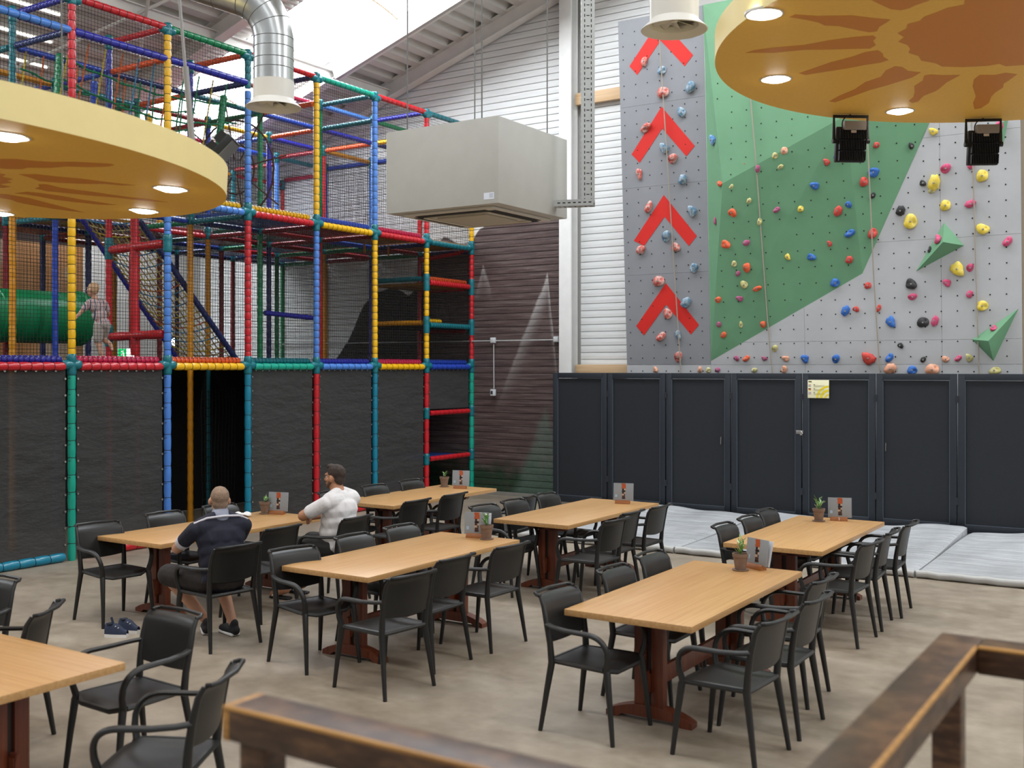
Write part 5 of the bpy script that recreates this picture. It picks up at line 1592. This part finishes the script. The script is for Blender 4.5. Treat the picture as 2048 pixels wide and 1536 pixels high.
# pair of shoes on the floor
def shoe(label, loc, rz, cu='#26304A', size=.20, flap=True):
    t = thing('sneaker', label, 'shoe', loc, rz, 'small navy sneakers on the floor')
    L = size
    def outline(s_):
        return .34*L*(.62+.38*math.sin(PI*min(1, .18+.8*s_)))*.5
    so = MB(); up = MB()
    n = 14
    for mb_, z0, z1, sh in ((so, 0, .028, 1.06),):
        ring = [(outline(k/n)*sh, -L/2+L*k/n) for k in range(n+1)]
        poly = [(x, y, z0) for x, y in ring]+[(-x, y, z0) for x, y in reversed(ring)]
        mb_.prism(poly, (0, 0, z1))
    so.build('sole', mat('sole_white', '#E4E1DC', .55), t)
    def upf(u, v):
        s_ = v
        a = PI*u
        w_ = outline(s_)
        h = .095*(1-smoothstep(.45, 1, s_)*.62)
        y = -L/2+L*s_
        return (w_*math.cos(a), y, .026+h*math.sin(a)**.8)
    up.grid(upf, 10, 12)
    up.build('upper', mat('shoe_'+cu, cu, .7, bmp=.3, bscale=90), t, ang=2)
    MB().lathe([(.034, 0), (.03, .008), (.0005, .004)], 14, (0, -L*.28, .112), caps=False).build('opening', mat('shoe_inside', '#11141C', .9), t)
    if flap:
        MB().shell(lambda u, v: ((u-.5)*.03, -.03-.02*v, .11+.06*v), 2, 4, (0, 1, 0), .004).build('tongue', mat('shoe_'+cu, cu, .7), t)
    MB().tube([(-.03, .0, .095), (0, .01, .105), (.03, 0, .095)], .004, 5).tube([(-.03, .025, .083), (0, .035, .092), (.03, .025, .083)], .004, 5).build('lace', mat('shoe_lace', '#C8C4BC', .7), t)
    return t
shoe('small navy sneaker with white sole, left one of the pair on the floor', (-7.93, 5.96, 0), -1.15)
shoe('small navy sneaker with white sole, right one of the pair on the floor', (-7.97, 6.12, 0), -1.35, flap=False)

# ================================================================== foreground railings
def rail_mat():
    m, nt, b = newmat('worn_sheen_rail_wood')
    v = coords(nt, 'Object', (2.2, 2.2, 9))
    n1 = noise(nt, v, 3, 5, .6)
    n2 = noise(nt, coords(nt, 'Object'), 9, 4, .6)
    c1 = ramp(nt, n1, [(.3, lin('#2A190F')), (.5, lin('#4A3222')), (.66, lin('#6E4E34')), (.82, lin('#94806C'))])  # palest stop paints the grey sky sheen into the worn wood
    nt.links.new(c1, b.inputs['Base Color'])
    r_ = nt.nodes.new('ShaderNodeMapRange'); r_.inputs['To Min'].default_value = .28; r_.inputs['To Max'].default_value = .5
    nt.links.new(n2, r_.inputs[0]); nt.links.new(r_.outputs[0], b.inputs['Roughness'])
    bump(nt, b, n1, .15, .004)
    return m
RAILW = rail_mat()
WORN = wood_mat('worn_edge', '#7A4E22', '#D09A52', .5, 3, 0)
def rail_strip(t, p0, p1):
    MB().tube([p0, p1], .0075, 8).build('worn_edge', WORN, t)
ZR = 1.46
t = thing('railing', 'dark stained wooden railing with worn edges at bottom centre', 'railing', (-2.11, 1.99, 0), 0, 'wooden railings in the foreground')
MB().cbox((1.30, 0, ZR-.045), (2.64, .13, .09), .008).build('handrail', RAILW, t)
MB().cbox((-.012, 0, ZR-.045), (.03, .132, .092), .008).build('end_grain', WORN, t)
rail_strip(t, (-.02, -.0605, ZR-.005), (2.62, -.0605, ZR-.005))
for x in (.055, 1.35, 2.5):
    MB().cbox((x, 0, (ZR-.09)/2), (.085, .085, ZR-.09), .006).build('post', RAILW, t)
t = thing('railing', 'dark stained wooden railing turning a corner at bottom right', 'railing', (-.67, 3.68, 0), 0, 'wooden railings in the foreground')
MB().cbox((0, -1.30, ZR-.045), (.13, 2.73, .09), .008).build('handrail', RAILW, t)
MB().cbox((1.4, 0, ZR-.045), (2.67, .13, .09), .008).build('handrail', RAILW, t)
rail_strip(t, (.062, -2.64, ZR-.005), (.062, -.07, ZR-.005)); rail_strip(t, (.07, -.062, ZR-.005), (2.7, -.062, ZR-.005))
for x, y in ((0, -.16), (.24, 0), (0, -1.4), (0, -2.5), (1.5, 0), (2.6, 0)):
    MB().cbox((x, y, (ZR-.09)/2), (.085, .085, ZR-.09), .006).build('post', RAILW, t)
# ================================================================== people
def ball(bm, c, r, rot=None, sub=2):
    r = (r, r, r) if isinstance(r, (int, float)) else r
    M4 = Matrix.Translation(c) @ (rot.to_4x4() if rot is not None else Matrix.Identity(4)) @ Matrix.Diagonal((r[0], r[1], r[2], 1))
    bmesh.ops.create_icosphere(bm, subdivisions=sub, radius=1, matrix=M4)
def cap(bm, p0, p1, r0, r1):
    p0, p1 = Vector(p0), Vector(p1)
    d = p1-p0
    n = 14
    q = qto(d) if d.length > 1e-6 else Quaternion()
    rings = []
    L = d.length
    prof = [(r0*math.cos(a), -r0*math.sin(a)) for a in (1.5, 1.1, .7, .35)]+[(r0, 0)]+[(r0+(r1-r0)*k/4, L*k/4) for k in range(1, 4)]+[(r1, L)]+[(r1*math.cos(a), L+r1*math.sin(a)) for a in (.35, .7, 1.1, 1.5)]
    vs_ = [[bm.verts.new(p0+q @ Vector((r*math.cos(2*PI*k/n), r*math.sin(2*PI*k/n), h))) for k in range(n)] for r, h in prof]
    for i in range(len(prof)-1):
        for k in range(n):
            bm.faces.new((vs_[i][k], vs_[i][(k+1) % n], vs_[i+1][(k+1) % n], vs_[i+1][k]))
    bm.faces.new(list(reversed(vs_[0]))); bm.faces.new(vs_[-1])
def blob(name, prims, voxel, smooth, m, parent, cut=None):
    """one continuous surface from overlapping volumes"""
    bm = bmesh.new()
    for p in prims:
        if p[0] == 'c': cap(bm, *p[1:])
        else: ball(bm, *p[1:])
    me = bpy.data.meshes.new('tmp'); bm.to_mesh(me); bm.free()
    o = bpy.data.objects.new('tmp', me); C.objects.link(o)
    md = o.modifiers.new('r', 'REMESH'); md.mode = 'VOXEL'; md.voxel_size = voxel; md.use_smooth_shade = True
    ms = o.modifiers.new('s', 'SMOOTH'); ms.factor = .5; ms.iterations = smooth
    dg = bpy.context.evaluated_depsgraph_get(); dg.update()
    out = bpy.data.meshes.new_from_object(o.evaluated_get(dg))
    bpy.data.objects.remove(o)
    if cut:
        bm = bmesh.new(); bm.from_mesh(out)
        for co, no in cut:
            bmesh.ops.bisect_plane(bm, geom=bm.verts[:]+bm.edges[:]+bm.faces[:], plane_co=co, plane_no=no, clear_outer=True)
        bm.to_mesh(out); bm.free()
    out.shade_smooth()
    out.name = name
    return link(name, out, m, parent)
def skin(name, c):
    m, nt, b = newmat(name)
    v = coords(nt, 'Object')
    cc = lin(c)
    nt.links.new(ramp(nt, noise(nt, v, 14, 4), [(.3, tuple(x*.88 for x in cc[:3])+(1,)), (.7, cc)]), b.inputs['Base Color'])
    b.inputs['Roughness'].default_value = .5
    return m
def cloth(name, c, var=.08, s_=1.0):
    m, nt, b = newmat(name)
    cc = lin(c)
    n = noise(nt, coords(nt, 'Object', (1, 1, .6)), 7, 4, .5)
    nt.links.new(ramp(nt, n, [(.3, tuple(x*(1-var) for x in cc[:3])+(1,)), (.7, tuple(min(1, x*(1+var)) for x in cc[:3])+(1,))]), b.inputs['Base Color'])
    b.inputs['Roughness'].default_value = .85
    bump(nt, b, noise(nt, coords(nt, 'Object', (1, 1, .45)), 9*s_, 3, .5), .55, .03)
    return m
def hand(palm, direc, up, size=1.0, curl=.5, thumb=1):
    """palm centre, finger direction, back-of-hand normal; returns capsules of palm, four fingers and thumb"""
    d = Vector(direc).normalized(); u = Vector(up); u = (u-d*u.dot(d)).normalized(); s_ = d.cross(u)*thumb
    P = Vector(palm)
    out = []
    for k in range(4):
        off = s_*((k-1.5)*-.020*size)
        out.append(('c', P-d*.040*size+off*.7, P+d*.035*size+off, .014*size, .0125*size))
        ln = (.070, .080, .076, .060)[k]*size
        a = P+d*.040*size+off
        d1 = (d*math.cos(curl*.6)-u*math.sin(curl*.6)); d2 = (d*math.cos(curl*1.6)-u*math.sin(curl*1.6))
        m1 = a+d1*ln*.5
        out.append(('c', a, m1, .0095*size, .009*size)); out.append(('c', m1, m1+d2*ln*.5, .009*size, .0075*size))
    b0 = P-d*.030*size+s_*.030*size
    b1 = b0+(d*.6+s_*.65-u*.2).normalized()*.042*size
    out.append(('c', b0, b1, .014*size, .011*size)); out.append(('c', b1, b1+(d*.9+s_*.15-u*.3).normalized()*.034*size, .011*size, .008*size))
    return out
def head(c, yaw, s_=1.0, pitch=0):
    """head volumes around centre c, looking along local +Y turned by yaw"""
    R = Matrix.Rotation(yaw, 3, 'Z') @ Matrix.Rotation(pitch, 3, 'X')
    c = Vector(c)
    f = lambda x, y, z: c+R @ Vector((x, y, z))*s_
    out = [('e', f(0, -.012, .028), tuple(v*s_ for v in (.076, .096, .090)), R),
           ('e', f(0, .022, -.035), tuple(v*s_ for v in (.062, .066, .080)), R),
           ('e', f(0, .052, -.082), tuple(v*s_ for v in (.034, .030, .026)), R),
           ('c', f(0, .086, .015), f(0, .106, -.024), .010*s_, .015*s_),
           ('e', f(0, .084, -.058), tuple(v*s_ for v in (.026, .012, .012)), R),
           ('c', f(-.038, .080, .030), f(.038, .080, .030), .012*s_, .012*s_)]
    for q in (-1, 1):
        out.append(('e', f(q*.079, -.004, -.012), tuple(v*s_ for v in (.012, .022, .034)), R))
        out.append(('e', f(q*.050, .050, -.022), tuple(v*s_ for v in (.022, .026, .022)), R))
    return out, f, R
def face_bits(t, body, f, s_):
    for q in (-1, 1):
        mb = MB()
        mb.lathe([(.0005, -.008*s_), (.006*s_, -.006*s_), (.008*s_, 0), (.006*s_, .006*s_), (.0005, .008*s_)], 12, f(q*.032, .0735, .006))
        mb.build('eye', mat('eye_white', '#E8E4DE', .3), body)
        MB().lathe([(.0005, -.005*s_), (.0045*s_, 0), (.0005, .005*s_)], 10, f(q*.032, .0795, .006)).build('iris', mat('iris', '#2E3A48', .3), body)
    MB().tube([f(-.024, .093, -.058), f(0, .099, -.058), f(.024, .093, -.058)], .004*s_, 6).build('mouth', mat('lips', '#A8625A', .5), body)

def sneaker(toe, heel, z, parent, name, col_, sole, h=.11):
    toe, heel = Vector((toe[0], toe[1], z)), Vector((heel[0], heel[1], z))
    d = (toe-heel).normalized()
    o = blob(name, [('c', heel+Vector((0, 0, .05)), heel*.3+toe*.7+Vector((0, 0, .048)), .042, .044), ('c', heel*.3+toe*.7+Vector((0, 0, .046)), toe+Vector((0, 0, .040)), .044, .034), ('c', heel+d*.02+Vector((0, 0, .06)), heel+d*.02+Vector((0, 0, h)), .042, .038)], .008, 3, col_, parent)
    blob('sole', [('e', heel*.75+toe*.25+Vector((0, 0, .016)), (.048, .048, .016)), ('c', heel+Vector((0, 0, .016)), toe+Vector((0, 0, .016)), .016, .016), ('c', heel+Vector((-d.y, d.x, 0))*.03+Vector((0, 0, .016)), toe+Vector((-d.y, d.x, 0))*.026+Vector((0, 0, .016)), .016, .016), ('c', heel-Vector((-d.y, d.x, 0))*.03+Vector((0, 0, .016)), toe-Vector((-d.y, d.x, 0))*.026+Vector((0, 0, .016)), .016, .016)], .007, 3, sole, o)
    return o

SK1 = skin('skin_man', '#C89578'); SK2 = skin('skin_man_tan', '#BE8664'); SK3 = skin('skin_child', '#D6A488')
SOLE = mat('sole_white', '#E4E1DC', .55)
# ---- man in the navy polo shirt
A = thing('person', 'man with short greying hair in a navy polo shirt and dark shorts, seen from behind', 'person', (-7.05, 6.30, 0), R_+d_(-20))
hd, hf, hr = head((.015, -.01, 1.21), -.22, 1.04, .12)
torso = [('e', (0, -.10, .56), (.185, .14, .12)), ('e', (0, -.095, .70), (.185, .138, .17)), ('e', (0, -.085, .80), (.19, .130, .15)), ('e', (0, -.075, .90), (.205, .125, .15)), ('c', (-.15, -.07, 1.0), (.15, -.07, 1.0), .072, .072), ('c', (0, -.06, 1.02), (.012, -.025, 1.13), .070, .062), ('c', (-.05, -.065, 1.075), (-.17, -.065, 1.02), .045, .05), ('c', (.05, -.065, 1.075), (.17, -.065, 1.02), .045, .05)]
lhip, rhip = (-.10, -.06, .535), (.10, -.06, .535)
lk, rk = (-.27, .46, .54), (.17, .42, .56)
la, ra = (.04, .36, .12), (.20, .16, .12)
legs = [('c', lhip, lk, .10, .072), ('c', lk, (lk[0]*.55+la[0]*.45, lk[1]*.55+la[1]*.45+.0, .36), .064, .060), ('c', (lk[0]*.55+la[0]*.45, lk[1]*.55+la[1]*.45, .36), la, .060, .040),
        ('c', rhip, rk, .10, .072), ('c', rk, (rk[0]*.6+ra[0]*.4, rk[1]*.6+ra[1]*.4, .36), .064, .060), ('c', (rk[0]*.6+ra[0]*.4, rk[1]*.6+ra[1]*.4, .36), ra, .060, .040)]
ls_, rs2 = (-.215, -.06, .985), (.215, -.06, .985)
le, re = (-.275, .20, .80), (.26, .20, .80)
lw, rw = (-.10, .38, .83), (.10, .39, .82)
arms = [('c', ls_, le, .058, .046), ('c', le, lw, .044, .031), ('c', rs2, re, .058, .046), ('c', re, rw, .044, .031)]
hands = hand((-.045, .43, .84), (.75, .45, .05), (0, .3, 1), 1.0, .6, -1)+hand((.05, .44, .82), (-.75, .45, .05), (0, .3, 1), 1.0, .6, 1)
bodyA = blob('body', torso+legs+arms+hands+hd, .0085, 5, SK1, A)
face_bits(A, bodyA, hf, 1.0)
NAVYC = cloth('navy_polo', '#1A1C2C')
def grow(pr, g):
    o = []
    for p in pr:
        if p[0] == 'c': o.append(('c', p[1], p[2], p[3]+g, p[4]+g))
        else: o.append((p[0], p[1], tuple(v+g for v in p[2]))+tuple(p[3:]))
    return o
def lerp(a, b_, t): return tuple(a[i]+(b_[i]-a[i])*t for i in range(3))
tor = torso[:5]
blob('polo_shirt', grow(tor, .014)+[('c', ls_, lerp(ls_, le, .62), .068, .064), ('c', rs2, lerp(rs2, re, .62), .068, .064), ('e', (0, -.07, 1.03), (.10, .085, .05)), ('c', (-.05, -.067, 1.075), (-.17, -.067, 1.025), .052, .058), ('c', (.05, -.067, 1.075), (.17, -.067, 1.025), .052, .058)], .009, 4, NAVYC, A)
trimw = cloth('white_trim', '#CFCBD2')
for a, b_ in ((ls_, le), (rs2, re)):
    blob('sleeve_trim', [('c', lerp(a, b_, .63), lerp(a, b_, .67), .067, .065)], .008, 3, trimw, A)
blob('collar', [('c', (.0, -.066, 1.075), (.008, -.045, 1.10), .078, .074)], .008, 3, cloth('grey_collar', '#8C90A0'), A)
mbp = MB()
mbp.tube([(-.235, -.085, 1.04), (-.14, -.128, 1.082), (0, -.150, 1.092), (.14, -.128, 1.082), (.235, -.085, 1.04)], .009, 8)
mbp.build('shoulder_piping', trimw, A)
SHORT = cloth('dark_shorts', '#231C1A')
blob('shorts', [('e', (0, -.10, .55), (.20, .155, .115)), ('c', lhip, lerp(lhip, lk, .94), .116, .100), ('c', rhip, lerp(rhip, rk, .94), .116, .100)], .010, 4, SHORT, A)
HAIRA = mat('hair_grey_brown', '#8C7460', .75, var=.25, vscale=90, bmp=.6, bscale=180)
blob('hair', [('e', hf(0, -.020, .036), (.0795, .0965, .0895), hr), ('e', hf(0, -.055, -.020), (.067, .050, .060), hr)], .007, 3, HAIRA, A, cut=[(hf(0, .052, .062), hr @ Vector((0, 1, -.25))), (hf(0, -.02, -.022), hr @ Vector((0, .75, -1)))])
BLKS = mat('shoe_black', '#171618', .7, bmp=.3, bscale=120)
sneaker((la[0]+.05, la[1]+.15), (la[0]-.01, la[1]-.05), 0.0, A, 'sneaker', BLKS, SOLE)
sneaker((ra[0]-.02, ra[1]+.17), (ra[0]+.01, ra[1]-.04), 0.0, A, 'sneaker', BLKS, SOLE)

# ---- man in the white T-shirt, arms crossed
B = thing('person', 'bearded man with dark hair in a white T-shirt, arms crossed, looking away left', 'person', (-7.36, 8.08, 0), R_+d_(3))
hd, hf, hr = head((-.01, -.03, 1.235), .12, 1.04, .0)
torso = [('e', (0, -.09, .56), (.19, .15, .12)), ('e', (0, -.06, .70), (.197, .165, .17)), ('e', (0, -.072, .81), (.203, .152, .16)), ('e', (0, -.085, .92), (.215, .14, .15)), ('c', (-.16, -.095, 1.015), (.16, -.095, 1.015), .078, .078), ('c', (0, -.085, 1.04), (-.008, -.045, 1.15), .074, .066), ('c', (-.05, -.085, 1.09), (-.18, -.09, 1.035), .048, .055), ('c', (.05, -.085, 1.09), (.18, -.09, 1.035), .048, .055)]
lhip, rhip = (-.10, -.05, .535), (.10, -.05, .535)
lk, rk = (-.19, .42, .54), (.17, .44, .54)
la, ra = (-.20, .44, .10), (.10, .47, .10)
legs = [('c', lhip, lk, .105, .074), ('c', lk, (lk[0], lk[1]-.015, .34), .066, .062), ('c', (lk[0], lk[1]-.015, .34), la, .062, .042), ('c', la, (la[0]-.02, la[1]+.15, .045), .042, .036),
        ('c', rhip, rk, .105, .074), ('c', rk, (rk[0], rk[1]-.015, .34), .066, .062), ('c', (rk[0], rk[1]-.015, .34), ra, .062, .042), ('c', ra, (ra[0], ra[1]+.15, .045), .042, .036)]
ls_, rs2 = (-.215, -.085, 1.0), (.215, -.085, 1.0)
le, re = (-.30, .13, .875), (.28, .12, .85)
lw, rw = (-.02, .25, .91), (-.06, .235, .83)
arms = [('c', ls_, le, .066, .054), ('c', le, lw, .052, .036), ('c', rs2, re, .066, .054), ('c', re, rw, .052, .036)]
hands = hand((.05, .255, .92), (1, -.05, .12), (0, 1, .2), 1.02, .7, 1)+hand((-.14, .20, .815), (-1, -.25, -.1), (0, 1, -.1), 1.02, .8, -1)
bodyB = blob('body', torso+legs+arms+hands+hd, .0085, 5, SK2, B)
face_bits(B, bodyB, hf, 1.02)
WTEE = cloth('white_tee', '#E3DEDC', .05)
blob('t_shirt', grow(torso[:5], .013)+[('e', (0, -.105, 1.075), (.085, .06, .045)), ('c', ls_, lerp(ls_, le, .68), .074, .070), ('c', rs2, lerp(rs2, re, .68), .074, .070), ('e', (0, -.095, 1.055), (.10, .085, .045)), ('c', (-.05, -.087, 1.09), (-.18, -.092, 1.04), .055, .062), ('c', (.05, -.087, 1.09), (.18, -.092, 1.04), .055, .062)], .009, 4, WTEE, B)
blob('shorts', [('e', (0, -.07, .545), (.20, .16, .11)), ('c', lhip, lerp(lhip, lk, .95), .12, .10), ('c', rhip, lerp(rhip, rk, .95), .12, .10)], .010, 4, cloth('charcoal_shorts', '#2B2826'), B)
HAIRB = mat('hair_dark_brown', '#3A2B22', .7, var=.3, vscale=90, bmp=.7, bscale=180)
blob('hair', [('e', hf(0, -.018, .042), (.084, .105, .094), hr), ('e', hf(0, -.055, -.015), (.072, .054, .068), hr), ('e', hf(0, .04, .105), (.055, .045, .030), hr)], .007, 3, HAIRB, B, cut=[(hf(0, .060, .075), hr @ Vector((0, 1, -.62))), (hf(0, -.02, -.020), hr @ Vector((0, .75, -1)))])
BEARD = mat('beard_brown', '#5C4334', .8, var=.2, vscale=90)
blob('beard', [('e', hf(0, .052, -.080), (.040, .035, .029), hr), ('c', hf(-.058, .018, -.045), hf(-.034, .056, -.082), .018, .021), ('c', hf(.058, .018, -.045), hf(.034, .056, -.082), .018, .021)], .006, 3, BEARD, B)
SLIDE = mat('slide_black', '#1E1C1C', .6)
for q in (la, ra):
    f_ = blob('sandal', [('c', (q[0], q[1]-.05, .014), (q[0], q[1]+.19, .014), .014, .014), ('c', (q[0]-.03, q[1]-.04, .014), (q[0]-.032, q[1]+.18, .014), .014, .014), ('c', (q[0]+.03, q[1]-.04, .014), (q[0]+.032, q[1]+.18, .014), .014, .014)], .007, 3, SLIDE, B)
    for k, c_ in enumerate(('#E4E1DC', '#1E1C1C', '#E4E1DC')):
        MB().tube([(q[0]-.048, q[1]+.09+.022*k, .03), (q[0]-.03, q[1]+.09+.022*k, .075), (q[0]+.03, q[1]+.09+.022*k, .075), (q[0]+.048, q[1]+.09+.022*k, .03)], .012, 8).build('strap', mat('slide_'+c_, c_, .6), f_)

# ---- child in the play frame
K = thing('person', 'small blond child in a striped shirt and pale shorts climbing inside the play frame', 'person', (-12.25, 8.98, 2.425), R_+d_(-8))
s_ = .80
hd, hf, hr = head((-.115, .03, .93), .35, .82, .1)
torso = [('e', (.0, .0, .50), (.095, .085, .075)), ('e', (-.03, .01, .60), (.095, .082, .095)), ('e', (-.065, .02, .71), (.105, .080, .085)), ('c', (-.145, .02, .765), (.02, .02, .765), .042, .042), ('c', (-.07, .02, .78), (-.10, .025, .86), .036, .036)]
lh, rh = (-.045, .0, .47), (.05, .0, .47)
lk, la = (-.035, .05, .26), (.01, .02, .055)
rk, ra = (.075, .13, .30), (.10, -.03, .22)
legs = [('c', lh, lk, .060, .044), ('c', lk, la, .042, .028), ('c', la, (.0, .085, .028), .028, .022), ('c', rh, rk, .060, .044), ('c', rk, ra, .042, .028), ('c', ra, (.11, -.06, .15), .027, .021)]
ls_, rs2 = (-.17, .02, .755), (.045, .02, .755)
le, lw = (-.25, .07, .64), (-.33, .10, .54)
re, rw = (.13, .07, .63), (.14, .16, .56)
arms = [('c', ls_, le, .032, .027), ('c', le, lw, .026, .019), ('c', rs2, re, .032, .027), ('c', re, rw, .026, .019)]
hands = hand((-.36, .115, .505), (-.5, .25, -.6), (-.6, -.3, .6), .62, .6, 1)+hand((.145, .19, .54), (.1, .8, -.3), (.5, 0, .8), .62, .6, -1)
bodyK = blob('body', torso+legs+arms+hands+hd, .0065, 4, SK3, K)
face_bits(K, bodyK, hf, .82)
def stripes():
    m, nt, b = newmat('striped_shirt')
    v = coords(nt, 'Object')
    wv = nt.nodes.new('ShaderNodeTexWave'); wv.bands_direction = 'X'
    wv.inputs['Scale'].default_value = 5.5; wv.inputs['Distortion'].default_value = 1.2; wv.inputs['Detail'].default_value = 1
    nt.links.new(v, wv.inputs['Vector'])
    nt.links.new(ramp(nt, wv.outputs['Fac'], [(.0, lin('#3F4660')), (.22, lin('#C9C2BE')), (.5, lin('#D6CFCA')), (.72, lin('#B8343C')), (1, lin('#C9C2BE'))]), b.inputs['Base Color'])
    b.inputs['Roughness'].default_value = .85
    return m
blob('shirt', grow(torso[:4], .010)+[('c', ls_, lerp(ls_, le, .6), .046, .044), ('c', rs2, lerp(rs2, re, .6), .046, .044)], .007, 4, stripes(), K)
blob('shorts', [('e', (0, .0, .485), (.105, .095, .075)), ('c', lh, lerp(lh, lk, .85), .070, .062), ('c', rh, lerp(rh, rk, .85), .070, .062)], .007, 4, cloth('pale_shorts', '#B9AFA6'), K)
blob('hair', [('e', hf(0, -.018, .038), (.0655, .0805, .0745), hr), ('e', hf(0, -.05, -.01), (.055, .040, .045), hr)], .006, 3, mat('hair_blond', '#C9A27C', .7, var=.15, vscale=70, bmp=.4, bscale=150), K, cut=[(hf(0, .055, .06), hr @ Vector((0, 1, -.3))), (hf(0, -.03, -.06), hr @ Vector((0, .3, -1)))])
